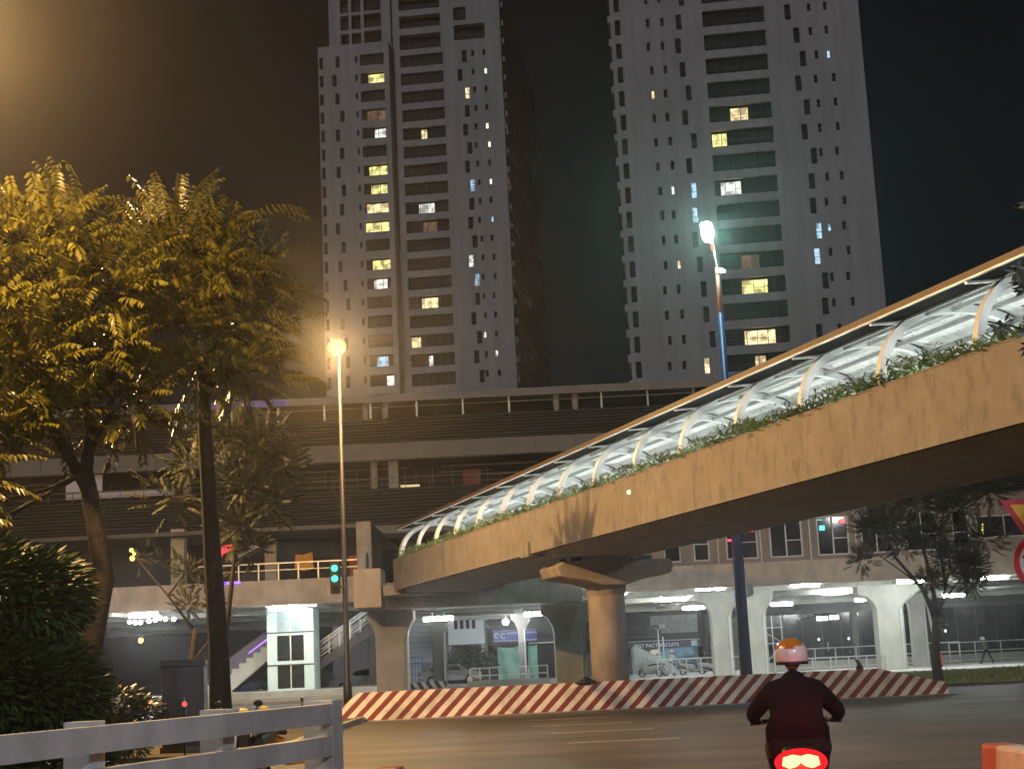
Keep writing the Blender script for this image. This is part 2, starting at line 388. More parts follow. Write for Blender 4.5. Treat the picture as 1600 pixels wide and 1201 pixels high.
# ---- left tower
tl = thing('residential_tower', 'left high-rise apartment tower with stepped wing and scattered lit windows', 'tower block', (.9, 265, 0), R(-7))
wall = MB()
holes_main, holes_wing, holes_side = [], [], []
jobs = []
main_lit = {4: ('warm', (.42, .55)), 8: ('white', (.30, .66)), 13: ('warm', (.29, .66)), 15: ('warm', (.02, .23)), 16: ('white', (.40, .50)), 9: ('dim', (.38, .70))}
wing_lit = {1: ('yellow', (.30, 1)), 3: ('dim', (.22, 1)), 4: ('white', (.5, 1)), 6: ('yellow', (.22, 1)), 7: ('yellow', (.28, .95)), 8: ('warm', (.08, 1)), 9: ('yellow', (.02, 1)),
            11: ('yellow', (.25, 1)), 12: ('white', (.28, .82)), 16: ('blue', (.28, .75)), 17: ('white', (.66, 1))}
W1_lit = {2: 'warm', 7: 'blue', 11: 'white', 12: 'blue'}; W2_lit = {15: 'white'}; W3_lit = {1: 'bright', 4: 'bright', 5: 'bright', 7: 'white', 9: 'blue', 16: 'white'}
W1j = [0, -.95, .25, .1, -.35, .3, -.3, .45, .2, -.15, .5, -.4, .55, .5, -.35, .55, -.1, .7]
WMj = [0, -.65, -.2, .65, -.3, .4, -.35, .55, .1, -.75, .2, -.5, .3, .75, -.4, .1, .4, .3]
YB = -2.6
for k in range(-1, 24):
    z = 110.6 - FL * k
    def j(seq): return seq[k % len(seq)] if k >= 0 else 0
    if z < 20: break
    if k >= 0:
        L_ = main_lit.get(k); jobs.append(('m', -18.95, -10.95, z, z + 2.3, .75, L_, True))
        x = -7.35 + j(W1j); jobs.append(('m', x, x + .92, z - .1, z + 2.2, .45, (W1_lit[k], None) if k in W1_lit else None, False))
        x = -5.68 + rnd.uniform(-.05, .3); jobs.append(('m', x, x + .55, z + .9, z + 2.05, .45, (W2_lit[k], None) if k in W2_lit else None, False))
        x = -3.58 + rnd.uniform(-.1, .3); jobs.append(('m', x, x + .55, z + .9, z + 2.05, .45, (W3_lit[k], None) if k in W3_lit else None, False))
    if k >= 0:
        L_ = wing_lit.get(k); jobs.append(('w', -26.0, -21.55, z + .05, z + 2.2, .7, L_, True))
        jobs.append(('w', -33.75, -33.0, z + .1, z + 2.3, .6, None, False))
        x = -30.65 + j(WMj); jobs.append(('w', x, x + .8, z + .1, z + 2.3, .45, None, False))
        jobs.append(('w', -27.0, -26.55, z + .7, z + 1.95, .45, None, False))
# penthouse levels of the main slab
jobs += [('m', -18.95, -11.2, 114.0, 116.9, 1.6, None, True), ('m', -18.95, -11.2, 118.2, 120.6, 1.6, None, True), ('m', -18.95, -11.2, 121.8, 124.2, 1.6, None, True),
         ('m', -8.7, -2.9, 114.9, 117.9, 1.6, None, True), ('m', -8.7, -6.3, 118.8, 121.4, .5, None, False)]
HM = [(a, c, za, zb, d) for f, a, c, za, zb, d, L_, bl in jobs if f == 'm']; HW = [(a, c, za, zb, d) for f, a, c, za, zb, d, L_, bl in jobs if f == 'w']
facade(wall, -20.2, 0, 0, 126, HM)
facade(wall, -33.95, -20.6, 0, 115.0, HW, YB)
wall.quad((-20.6, YB, 0), (-20.6, 1.2, 0), (-20.6, 1.2, 115), (-20.6, YB, 115)); wall.quad((-20.6, 1.2, 0), (-20.2, 1.2, 0), (-20.2, 1.2, 126), (-20.6, 1.2, 126))
wall.quad((-20.2, 1.2, 0), (-20.2, 0, 0), (-20.2, 0, 126), (-20.2, 1.2, 126))
wall.quad((-33.95, YB, 0), (-33.95, 54, 0), (-33.95, 54, 115), (-33.95, YB, 115)); wall.quad((-33.95, YB, 113.9), (-20.6, YB, 113.9), (-20.6, 54, 113.9), (-33.95, 54, 113.9))
wall.quad((-33.95, 54, 0), (0, 54, 0), (0, 54, 126), (-33.95, 54, 126)); wall.quad((-32.4, 0, 126), (0, 0, 126), (0, 54, 126), (-32.4, 54, 126))
# set-back upper block over the wing
hb = [(-30.2, -28.6, 115.6, 118.4, 1.2), (-28.1, -26.3, 115.6, 118.4, 1.2), (-25.7, -22.4, 115.9, 118.6, 1.2), (-30.2, -28.6, 119.2, 122, 1.2), (-28.1, -26.3, 119.2, 122, 1.2), (-25.7, -22.4, 119.3, 122, 1.2),
      (-30.2, -28.6, 122.6, 125.4, 1.2), (-28.1, -26.3, 122.6, 125.4, 1.2), (-25.7, -22.4, 122.6, 125.4, 1.2)]
facade(wall, -32.4, -20.6, 113.9, 126, hb, 0.3)
wall.quad((-32.4, .3, 113.9), (-32.4, 54, 113.9), (-32.4, 54, 126), (-32.4, .3, 126))
for h in hb: window(tl, h[0], h[1], h[2], h[3], h[4], .3, balcony=True)
for f, a, c, za, zb, d, L_, bl in jobs:
    window(tl, a, c, za, zb, d, 0. if f == 'm' else YB, L_[0] if L_ else None, L_[1] if L_ else None, bl)
# right flank (local y runs back)
fl = MB(); holes_side = []
for k in range(-2, 24):
    z = 110.6 - FL * k
    if z < 20: break
    for (u0, u1) in ((1.0, 7.2), (11.0, 18.5), (24.2, 33), (38.5, 50.0)): holes_side.append((u0, u1, z, z + 2.3, 1.4))
facade(fl, 0, 54, 0, 126, holes_side)
Mside = Matrix.Rotation(R(90), 4, 'Z')
fl.v = [tuple(Mside @ Vector(v)) for v in fl.v]
i0 = len(wall.v); wall.v += fl.v; wall.f += [tuple(i0 + q for q in f) for f in fl.f]; wall.m += fl.m
side = bpy.data.objects.new('side_balconies', None)
flank_rail = MB(); flank_pane = MB(); slabm = MB()
lit_side = {(4, 0): 'white', (7, 0): 'warm', (5, 1): 'bright', (9, 1): 'bright', (12, 2): 'bright', (3, 3): 'bright', (15, 2): 'white'}
for n_, h in enumerate(holes_side):
    k, c_ = divmod(n_, 4); k -= 2
    m = LIT[lit_side[(k, c_)]] if (k, c_) in lit_side else room_dark
    w_ = h[1] - h[0]
    o = put('balcony', win_mesh('rail', w_, 2.3, 1.4), tl, (0, h[0], h[2]), (0, 0, R(90)))
    if m is room_dark: put('pane', pane_mesh(w_, 2.3, m), o, (0, 1.38, 0))
    else:
        put('pane', pane_mesh(w_ * .5, 2.3, room_dark), o, (w_ * .5, 1.38, 0)); put('lit_pane', pane_mesh(w_ * .5, 1.6, m), o, (0, 1.38, .3)); 
bpy.data.objects.remove(side)
part('wall', wall, tower_m, tl, fix=False)
mbb = MB()
for k in range(-3, 24):
    z = 110.35 - FL * k
    if z < 20: break
    mbb.box(-.02, .5, .8, 53, z - .1, z + .95)
part('balcony_slabs', mbb, tower_m, tl)
# ---- right tower
tr = thing('residential_tower', 'right high-rise apartment tower behind the tall blue lamp mast', 'tower block', (52, 200, 0), R(-7))
wall = MB(); jobs = []
main_lit = {4: ('warm', (.34, .62)), 5: ('yellow', (.02, .25)), 7: ('white', (.10, .42)), 10: ('dim', (.33, .62)), 11: ('yellow', (.32, .72)), 13: ('warm', (.30, .78)), 14: ('warm', (.44, .60))}
LT = {8: 'blue', 7: 'blue', 14: 'warm'}; L1 = {3: 'warm'}; L2 = {7: 'white', 10: 'warm'}; RT = {9: 'blue', 10: 'blue'}; R1 = {9: 'blue'}; R2 = {2: 'blue'}
LTj = [0, -.3, .1, .7, 0, 1.0, .1, .5, .4, .2, .6, .9, 1.0, 1.6, .6]; RTj = [-1, 0, .6, -.3, .6, 0, 1., .4, .3, .8, .3, 1.1, .8, -.3, .3]
for k in range(-2, 18):
    z = 88.2 - FL * k
    def j(seq): return seq[k % len(seq)]
    jobs.append((-22.85, -14.2, z, z + 2.35, .75, main_lit.get(k), True))
    jobs.append((-35.25, -34.45, z, z + 2.3, .6, None, False))
    x = -30.75 + rnd.uniform(-.2, .25); jobs.append((x, x + .5, z + .75, z + 2.0, .45, (L1[k], None) if k in L1 else None, False))
    x = -28.95 + rnd.uniform(-.2, .3); jobs.append((x, x + .5, z + .75, z + 2.0, .45, (L2[k], None) if k in L2 else None, False))
    x = -26.6 + j(LTj); jobs.append((x, x + .8, z, z + 2.25, .45, (LT[k], None) if k in LT else None, False))
    x = -10.4 + j(RTj); jobs.append((x, x + .85, z - .1, z + 2.2, .45, (RT[k], None) if k in RT else None, False))
    x = -8.2 + rnd.uniform(-.1, .5); jobs.append((x, x + .5, z + .85, z + 2.05, .45, (R1[k], None) if k in R1 else None, False))
    x = -6.1 + rnd.uniform(-.1, .6); jobs.append((x, x + .5, z + .85, z + 2.05, .45, (R2[k], None) if k in R2 else None, False))
facade(wall, -35.85, -1.2, 0, 99, [(a, c, za, zb, d) for a, c, za, zb, d, L_, bl in jobs])
wall.quad((-1.2, 0, 0), (-1.2, 28, 0), (-1.2, 28, 99), (-1.2, 0, 99)); wall.quad((-35.85, 28, 0), (-35.85, 0, 0), (-35.85, 0, 99), (-35.85, 28, 99))
wall.quad((-35.85, 0, 99), (-1.2, 0, 99), (-1.2, 28, 99), (-35.85, 28, 99)); wall.quad((-35.85, 28, 0), (-1.2, 28, 0), (-1.2, 28, 99), (-35.85, 28, 99))
for a, c, za, zb, d, L_, bl in jobs: window(tr, a, c, za, zb, d, 0, L_[0] if L_ else None, L_[1] if L_ else None, bl)
part('wall', wall, tower_m, tr, fix=False)
mbb = MB()
for k in range(-2, 18): mbb.box(-36.3, -35.7, 1.0, 12, 88.2 - FL * k - 1.1, 88.2 - FL * k - .05)
part('balcony_slabs', mbb, tower_m, tr)
# ================================================================ elevated metro station
st = thing('metro_station', 'long elevated metro station with louvred walls behind the covered footbridge', 'station', (0, 95, 0))
clad = mat('station_cladding', (.17, .165, .16), .55, .1, .12, .5)
louv = mat('louvre_slats', (.082, .078, .075), .5, .2, .15, .4)
roof_m = mat('roof_fascia', (.21, .20, .20), .5, .2, .15, .6)
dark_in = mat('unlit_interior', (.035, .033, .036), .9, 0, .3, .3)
X0, X1 = -46, 46
rf = part('roof', MB().box(X0, X1, -.3, 26, 18.08, 18.42).box(X0, X1, -.45, -.3, 18.02, 18.5).box(X0, X1, 1, 25, 18.42, 18.7), roof_m, st)
gut = part('gutter_pipe', MB().tube([(X0, .4, 17.82), (X1, .4, 17.82)], .04, 6), steel, rf)
me = MB().box(-.06, .06, 0, .1, 0, .98).mesh('post', steel)
x = -44.2
while x < 44: put('roof_post', me, st, (x, .1, 17.08)); x += 2.93
me = MB().tube([(0, 0, 0), (0, 0, .75)], .2, 10).ball((0, 0, .86), .24).mesh('column_head', concrete_pale, True)
for x in (-33.5, -32.3, -21.4, -20.2, -9.35, -8.15, 2.75, 3.95, 14.85, 16.05, 27, 28.2): put('column', me, st, (x, .25, 17.0))
# louvre bands: slats about five pixels high, joined
def slats(z0, z1, n, y):
    mb = MB(); h = (z1 - z0) / n
    for i in range(n):
        a = z0 + i * h
        for xx in range(X0, X1, 4):
            o = rnd.uniform(-.006, .006)
            mb.prism([(y + .02, a + .02 + o), (y - .13, a + .05 + o), (y - .15, a + .09 + o), (y + .02, a + h * .72 + o)], 'x', xx + .02, xx + 3.98)
    return mb
stuff(part('louvre_slats', slats(15.47, 17.08, 8, .05), louv, st)); stuff(part('louvre_slats', slats(10.32, 12.62, 11, .05), louv, st))
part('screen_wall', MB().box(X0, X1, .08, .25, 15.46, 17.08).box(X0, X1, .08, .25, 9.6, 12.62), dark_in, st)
pm = MB().box(.015, 2.385, 0, .12, 0, 1.03).mesh('panel', clad); pm2 = MB().box(.015, 2.385, 0, .12, 0, .72).mesh('panel', clad)
for i in range(36):
    x = -44.3 + i * 2.4
    put('panel', pm, st, (x, -.12 + rnd.uniform(0, .012), 14.42)); put('panel', pm2, st, (x + 1.1, -.12 + rnd.uniform(0, .012), 9.58))
part('edge_beam', MB().box(X0, X1, .02, .5, 14.4, 15.46).box(X0, X1, .02, .5, 9.55, 10.3), clad, st)
# open gallery between the louvre bands
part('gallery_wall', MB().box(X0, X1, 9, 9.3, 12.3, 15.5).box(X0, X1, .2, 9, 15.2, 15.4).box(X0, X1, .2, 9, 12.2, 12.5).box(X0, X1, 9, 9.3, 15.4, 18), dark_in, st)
pipes = MB()
for z, y in ((14.05, 5), (13.8, 5.2), (13.5, 6), (13.2, 7), (14.2, 3.2)):
    for k in range(9):
        a = X0 + k * 10 + rnd.uniform(0, 3); pipes.box(a, a + rnd.uniform(3, 8), y, y + .06, z, z + .07)
for k in range(50): a = rnd.uniform(X0, X1); pipes.box(a, a + .05, 4.5, 4.55, 12.6, 14.3)
stuff(part('pipes_and_racks', pipes, mat('dull_rail', (.16, .16, .17), .6, .2), st))
rl = MB().box(X0, X1, .3, .34, 13.28, 13.32).box(X0, X1, .3, .34, 12.95, 12.97)
for k in range(60): rl.box(X0 + k * 1.5, X0 + k * 1.5 + .04, .3, .34, 12.6, 13.3)
part('gallery_railing', rl, mat('dull_rail', (.16, .16, .17), .6, .2), st)
gc = MB().tube([(0, 0, 0), (0, 0, 1.85)], .22, 10).mesh('column', concrete_pale, True); gq = MB().box(-.3, .3, -.2, .2, 0, 1.85).mesh('column', concrete_pale)
for x in (-20.9, -9.0, 3.2, 15.2): put('column', gc, st, (x, .9, 12.6)); put('column', gq, st, (x + 1.2, 1.2, 12.6))
part('equipment_box', MB().box(-3.4, -2.3, 1.6, 2.2, 12.6, 13.75), mat('rust_red_paint', (.20, .045, .03), .6, 0, .2, 2), st)
part('lit_machine', MB().box(-7.4, -6.2, 1.6, 1.9, 12.72, 12.95), emis('machine_glow', (1, .75, .4), .8), st)
part('information_board', MB().box(-28.5, -26.2, .6, .8, 13.3, 14.38).box(-28.5, -21.6, .62, .72, 12.9, 13.25), mat('pale_board', (.62, .60, .70), .5, 0, .05, 1), st)
# concourse band, front plane y = 80
fas = mat('concourse_concrete', (.46, .42, .37), .85, 0, .14, .9, bump=.2, bscale=8, streak=.2)
cb = MB().prism([(-15, 4.95), (-14.4, 6.2), (-14.4, 5.5), (42, 5.5), (42, 4.95)][:0] or [(5.15, 4.86), (5.85, 6.08), (50, 6.08), (50, 4.86)], 'y', -15, -14.4)
part('concourse_beam', cb, fas, st)
part('concourse_beam', MB().box(-34, -8.0, -17, -16.4, 4.95, 6.22).prism([(-34.8, 4.4), (-34, 6.22), (-34, 4.95)], 'y', -17, -16.4), fas, st)
part('deck_slab', MB().box(-34, -8.0, -16.4, 28, 5.15, 5.5).box(-8, 50, -14.4, 28, 5.12, 5.5), concrete_pale, st)
ribs_ = MB()
for k in range(16): ribs_.box(-33 + k * 5.4, -32.4 + k * 5.4, -14.2, 27, 4.9, 5.12)
for y in (-8, 2, 12, 22): ribs_.box(-34, 50, y, y + .5, 4.82, 5.11)
part('deck_beams', ribs_, concrete_pale, st)
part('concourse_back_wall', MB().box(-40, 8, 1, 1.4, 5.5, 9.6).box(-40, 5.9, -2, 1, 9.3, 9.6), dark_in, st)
# concourse windows on the right
wx = [(7.7, 8.6), (9.3, 10.15), (11.05, 12.75), (13.4, 15.15), (15.95, 17.65), (18.3, 19.95), (20.7, 22.4), (23.2, 24.1)]
fw = MB(); H_ = [(a, c, 6.38, 8.46, .25) for a, c in wx] + [(24.5, 30.5, 6.9, 8.1, .25)]
facade(fw, 5.9, 46, 6.08, 9.3, H_, -13.2)
part('concourse_wall', fw, mat('concourse_wall_panels', (.25, .21, .185), .7, 0, .1, .8), st, fix=False)
pane_dk = mat('concourse_glass', (.02, .02, .024), .05, 0, .1, 1, spec=.8)
for a, c, za, zb, d in H_:
    w_, h_ = c - a, zb - za; f = .07; mb = MB().box(0, w_, .02, .1, 0, f).box(0, w_, .02, .1, h_ - f, h_).box(0, f, .02, .1, f, h_ - f).box(w_ - f, w_, .02, .1, f, h_ - f)
    if w_ > 1.2:
        n_ = 2 if w_ < 3 else 4
        for q in range(1, n_): mb.box(w_ * q / n_ - .03, w_ * q / n_ + .03, .02, .1, f, h_ - f)
        mb.box(w_ * .5 + .03, w_ - f, .03, .09, h_ * .42, h_ * .42 + .05)
    else: mb.box(f, w_ - f, .03, .09, h_ * .42, h_ * .42 + .05)
    o = part('window', mb, steel, st, loc=(a, -13.2, za)); part('pane', MB().quad((f, .14, f), (w_ - f, .14, f), (w_ - f, .14, h_ - f), (f, .14, h_ - f)), pane_dk, o, fix=False)
mul_ = MB().box(-.03, .03, -.06, 0, 0, 2.5).mesh('joint_strip', steel)
for x in (24.2, 12.9, 10.6, 15.55, 18.0, 20.3): put('joint_strip', mul_, st, (x, -13.2, 6.1))
part('purple_lit_band', MB().box(-19, -14.2, -.49, -.455, 18.1, 18.42), emis('roof_purple', (.28, .20, .55), .30), st)  # purple light on the roof edge put in as a dim glowing band
def pane_glow(label, x, z, w_, h_, m, y=-13.24):  # signal lights mirrored in the panes, put in as glowing plates
    return tag(part('pane_glow_plate', MB().box(x, x + w_, y - .04, y - .005, z, z + h_), m, None, loc=(0, 95, 0)), label, 'sign', 'glows in the concourse windows')
red_n = emis('pane_glow_red', (1, .04, .08), 5)
pane_glow('wide red signal reflection in the concourse window right of the blue mast', 12.05, 7.82, .52, .2, red_n)
pane_glow('small red signal reflection in the window left of the blue mast', 11.15, 7.36, .3, .1, red_n)
pane_glow('red signal reflection in the upper right pane of a concourse window', 17.2, 8.05, .28, .2, emis('pane_glow_orange_red', (1, .10, .08), 3))
pane_glow('turquoise round signal reflection in the concourse window', 16.1, 7.72, .26, .24, emis('pane_glow_teal', (.1, .95, .85), 3))
pane_glow('thin yellow lit lamp in the large dark concourse window', 24.75, 7.15, .12, .5, emis('pane_glow_yellow', (1, .85, .25), 3))
pane_glow('small pale green glowing strip above the turquoise reflection', 16.0, 8.25, .3, .05, emis('pane_glow_teal2', (.2, .6, .45), 1.5))
# pillars: rectangular shafts with flared heads
def pillar(x, y, w_, top, fl_, label=None, m=concrete_pale):
    o = thing('station_pillar', label, 'pillar', (x, y, 0), 0, 'pillars under the station')
    h = w_ / 2; hd = h * .8
    prof = [(-h, 0), (-h, top - 1.35), (-h - fl_ * .12, top - 1.0), (-h - fl_ * .45, top - .65), (-h - fl_, top - .45), (-h - fl_, top), (h + fl_, top), (h + fl_, top - .45), (h + fl_ * .45, top - .65), (h + fl_ * .12, top - 1.0), (h, top - 1.35), (h, 0)]
    bevel(part('shaft', MB().prism(prof, 'y', -hd, hd), m, o), .05, 2)
    part('drain_pipe', MB().tube([(h * .75, -hd - .08, 0), (h * .75, -hd - .08, top - 1.3), (h + fl_ * .7, -hd - .08, top - .5)], .06, 6), steel, o)
    return o
pillar(-6.25, 73.2, 1.5, 4.2, .35, 'grey pillar under the footbridge landing, left of the white billboard')
pillar(2.2, 74.5, 1.5, 4.2, .6, 'pale flared pillar immediately left of the round orange bridge pier')
pillar(11.2, 87.5, 1.15, 4.85, .55, 'pale pillar immediately left of the blue lamp mast')
pillar(13.1, 87.5, 1.25, 4.85, .5, 'pale pillar immediately right of the blue lamp mast')
pillar(20.7, 87.5, 1.5, 4.85, 1.0, 'widest flared pillar, left of the small median tree')
pillar(23.5, 92, .9, 4.9, .5, 'slim pale pillar half hidden behind the small median tree')
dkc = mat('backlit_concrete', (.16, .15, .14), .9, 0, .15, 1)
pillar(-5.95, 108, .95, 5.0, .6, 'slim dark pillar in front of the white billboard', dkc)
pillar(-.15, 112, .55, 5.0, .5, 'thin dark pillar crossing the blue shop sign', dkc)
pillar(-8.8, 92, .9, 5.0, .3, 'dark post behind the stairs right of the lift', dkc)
# ================================================================ landing where the footbridge meets the station
ld = thing('bridge_landing', 'concrete crossbeam and landing joining the footbridge to the station', 'landing', (0, 72, 0))
bevel(part('crossbeam', MB().box(-7.5, 2.8, -.9, 1.6, 4.2, 5.45).box(-7.55, -6.3, -3.2, -.9, 4.25, 6.0), fas, ld), .05)
part('landing_slab', MB().box(-7.4, 2.6, 1.6, 8, 4.95, 5.2).prism([(-6.2, 4.75), (-6.2, 5.2), (-1.5, 5.2), (-3.4, 4.75)], 'y', -3.4, -.9), concrete, ld)
bevel(part('parapet', MB().box(-7.5, -7.2, 1.6, 8, 5.2, 6.2).prism([(5.2, 5.2), (5.2, 5.2), (8, 6.2)][:0] or [(1.65, 5.2), (3, 7.2), (4.2, 7.2), (4.2, 5.2)], 'x', -7.9, -7.55), concrete_pale, ld), .03)
part('cable_tray', MB().box(-3.6, -.8, -1.4, -1.1, 5.05, 5.2), dark_metal, ld)
hauch = MB().prism([(0.2, 4.35), (-3.4, 5.45), (2.9, 5.9), (2.9, 4.35)], 'y', 3, 5)
part('haunch', hauch, concrete_pale, ld)
# ================================================================ front concourse balcony, left
cf = thing('concourse_balcony', 'open concourse balcony above the lift with columns and hanging cloths', 'balcony', (0, 80, 0))
rl = MB().box(-16.5, -8.3, -1.8, -1.74, 7.06, 7.11).box(-16.5, -8.3, -1.8, -1.76, 6.72, 6.75)
for k in range(9): rl.box(-16.5 + k * 1.02, -16.44 + k * 1.02, -1.8, -1.74, 6.2, 7.08)
part('railing', rl, steel, cf)
part('column', MB().box(-13.55, -12.95, 1, 1.6, 5.5, 8.6), concrete_pale, cf); part('column', MB().box(-8.35, -7.6, -1.9, -1.3, 5.2, 9.0), concrete, cf)
part('column', MB().box(-18.2, -17.5, -.5, .2, 5.5, 9.2), concrete_pale, cf); part('ceiling', MB().box(-34, -7.6, -1.6, 15, 8.75, 8.95), mat('balcony_ceiling', (.12, .11, .11), .9), cf)
part('dark_partition', MB().box(-34, -7.6, 4.2, 4.4, 5.5, 8.75), dark_in, cf)
part('sloping_stair_soffit', MB().prism([(-15.0, 7.35), (-13.2, 8.2), (-13.2, 8.5), (-15.2, 7.6)], 'y', -.8, .8), concrete_pale, cf)
tag(part('hanging_cloth', MB().prism([(-12.05, 7.0), (-12.0, 7.75), (-11.6, 7.7), (-11.1, 7.85), (-11.05, 6.95), (-11.55, 6.85)], 'y', 1.6, 1.66), mat('orange_cloth', (.62, .34, .06), .9), None, loc=(0, 80, 0)), 'orange cloth hanging behind the concourse railing above the lift', 'cloth')
tag(part('cabinet', MB().box(-8.85, -8.4, -.9, -.5, 5.9, 7.35).box(-8.83, -8.42, -.92, -.9, 6.0, 7.3), mat('red_cabinet', (.28, .06, .03), .6), None, loc=(0, 80, 0)), 'rusty red cabinet at the right end of the concourse railing', 'cabinet')
tag(part('hanging_banner', MB().prism([(-15.7, 7.3), (-15.75, 7.75), (-15.3, 8.15), (-14.75, 8.2), (-14.8, 7.95), (-15.3, 7.7), (-15.45, 7.35)], 'y', -1.4, -1.34), emis('red_lantern', (1., .05, .07), 1.6), None, loc=(0, 80, 0)), 'glowing red banner seen behind the second tree trunk', 'banner')
tag(part('lantern', MB().ball((-20.1, -.9, 7.75), .13).ball((-20.0, -.9, 8.0), .09).ball((-20.15, -.9, 8.18), .1), emis('yellow_bulb', (1., .8, .1), 5), None, loc=(0, 80, 0)), 'small cluster of glowing yellow lanterns on the concourse', 'lantern')
tag(part('led_strip', MB().box(-15.4, -14.3, -2.1, -2.06, 6.12, 6.24), emis('purple_led', (.35, .16, 1.), 2.2), None, loc=(0, 80, 0)), 'purple light strip on the edge of the concourse deck', 'light strip')
# ================================================================ lift, escalator and stairs
lf = thing('lift_shaft', 'pale green glazed lift shaft between the escalator and the stairs', 'lift', (-12.55, 84, .62))
lp = mat('lift_panels', (.50, .62, .60), .4, .1, .06, 1.2); dkg = mat('lift_glass_dark', (.02, .025, .025), .06, 0, .3, 2, spec=.8)
for sx in (-1, 1): part('corner_panel', MB().box(*(sorted((sx * .72, sx * 1.25))), -1.2, 1.2, 0, 4.35), lp, lf)
for z0, z1, m in ((0, .1, lp), (1.32, 1.55, lp), (2.9, 3.1, lp), (4.2, 4.4, lp)): part('cross_panel', MB().box(-.72, .72, -1.19, -1.1, z0, z1), m, lf)
for z in (1.30, 3.02): part('dark_band', MB().box(-1.27, 1.27, -1.23, -1.2, z, z + .07), dark_metal, lf)
part('mullion', MB().box(-.03, .03, -1.19, -1.1, .1, 4.2), steel, lf)
gl_up = mat('lift_glass_pale', (.40, .50, .52), .15, 0, .2, 1.2, spec=.7)
for z0, z1, m in ((.1, 1.32, dkg), (1.55, 2.9, dkg), (3.1, 4.2, gl_up)):
    for sx in (-1, 1): part('pane', MB().quad((.03 * sx if sx > 0 else -.72, -1.12, z0), (.72 if sx > 0 else -.03, -1.12, z0), (.72 if sx > 0 else -.03, -1.12, z1), (.03 * sx if sx > 0 else -.72, -1.12, z1)), m, lf, fix=False)
part('roof', MB().box(-1.3, 1.3, -1.25, 1.25, 4.4, 4.5), lp, lf)
es = thing('escalator', 'escalator with purple light strip climbing to the right behind the second trunk', 'escalator', (-17.4, 86, .62))
n = 14; mb = MB(); pf = []
x0, z0, x1, z1 = 0, .45, 5.6, 4.3
for i in range(n + 1):
    x = x0 + (x1 - x0) * i / n; z = z0 + (z1 - z0) * i / n; pf.append((x, z)); pf.append((x + (x1 - x0) / n, z))
poly = [(x0, z0 - .5)] + pf + [(x1 + .4, z1 - .5), (x1, z1 - .5)]
part('stepped_side', MB().prism([(x0 - .2, -.02), (x0 - .2, z0)] + pf[:-1] + [(x1 + .2, z1 - .6), (1.2, .1), (1.2, -.02)], 'y', -.6, -.5), concrete_pale, es)
part('truss', MB().prism([(x0, 0), (x0, z0 - .35), (x1, z1 - .35), (x1, z1 - .95), (1.1, 0)], 'y', -.49, .8), dark_metal, es)
part('balustrade', MB().prism([(x0, z0 - .3), (x0, z0 + .95), (x1, z1 + 1.0), (x1, z1 - .2)], 'y', .8, .85), mat('smoked_balustrade', (.10, .09, .14), .3), es)
part('handrail', MB().bar((x0, .8, z0 + .9), (x1, .8, z1 + .95), .08), rubber, es)
part('light_strip', MB().bar((1.9, .74, 2.1), (4.3, .74, 3.75), .035, .06), emis('escalator_led', (.35, .18, 1.), 2.5), es)
sr = thing('staircase', 'white railed staircase rising to the right of the lift', 'stairs', (-11.2, 86, .62))
mb = MB(); n = 12
part('stringer', MB().prism([(-.3, .9), (-.3, 1.45), (3.4, 3.7), (4.0, 3.7), (4.0, 3.2), (3.4, 3.15)], 'y', -.7, -.55), dark_metal, sr)
part('flight_soffit', MB().prism([(-.3, 1.0), (3.4, 3.25), (3.4, 3.45), (-.3, 1.2)], 'y', -.55, .9), dark_metal, sr)
rr = MB()
for k in range(7):
    f = k / 6; x = -.2 + 3.5 * f; z = 1.45 + 2.25 * f; rr.box(x, x + .05, -.68, -.63, z, z + 1.0)
for h in (.18, .36, .54, .72, .95): rr.bar((-.2, -.66, 1.5 + h), (3.35, -.66, 3.78 + h), .035 if h < .9 else .06)
part('railing', rr, steel_white, sr); part('railing', MB().bar((-.2, .8, 2.45), (3.35, .8, 4.73), .08).bar((-.2, .8, 2.1), (3.35, .8, 4.38), .04), steel_white, sr)
part('treads', (lambda m_: [m_.box(-.2 + 3.5 * i / 12, .12 + 3.5 * i / 12, -.5, .85, 1.42 + 2.25 * i / 12, 1.47 + 2.25 * i / 12) for i in range(13)] and m_)(MB()), concrete_pale, sr)
# ================================================================ tube lights under the station
tubes = [(-12.3, 79.2, 4.86, 'tube light at the top of the glazed lift'), (-19.9, 80.6, 4.88, 'longest glow tube over the bulbs behind the left tree trunk'), (-4.32, 78.4, 3.93, 'tube light above the white billboard beside the grey pillar'),
         (.83, 78.4, 3.93, 'tube light above the blue shop sign'), (9.4, 94.5, 4.9, 'tube light next to the round ceiling lamp'), (12.0, 108, 4.68, 'lowest tube light left of the blue mast'), (9.9, 80.6, 4.9, 'highest tube light left of the blue mast'),
         (18.2, 108, 4.65, 'tube light above the scaffold right of the blue mast'), (15.15, 82, 4.9, 'tube light above the lone rider in the white helmet'), (19.7, 96.5, 4.9, 'middle tube light between the rider and the widest pillar'), (24.1, 108, 4.7, 'lowest tube light left of the widest pillar'),
         (21.2, 83.6, 4.9, 'tube light at the head of the widest pillar'), (30.0, 107, 4.68, 'tube light directly right of the median tree'), (26.0, 84.5, 4.92, 'tube light left of the round road sign')]
hous = MB().box(-.78, .78, -.12, .12, .06, .13).mesh('housing', steel_white); glow = MB().tube([(-.74, 0, 0), (.74, 0, 0)], .125, 8).mesh('tube', tube_on)
rod = MB().box(-.02, .02, -.02, .02, .13, .3).mesh('hanger', steel)
for x, y, z, lab in tubes:
    t = thing('tube_light', lab, 'tube light', (x, y, z), 0, 'tube lights under the station'); put('housing', hous, t); put('tube', glow, t); put('hanger', rod, t)
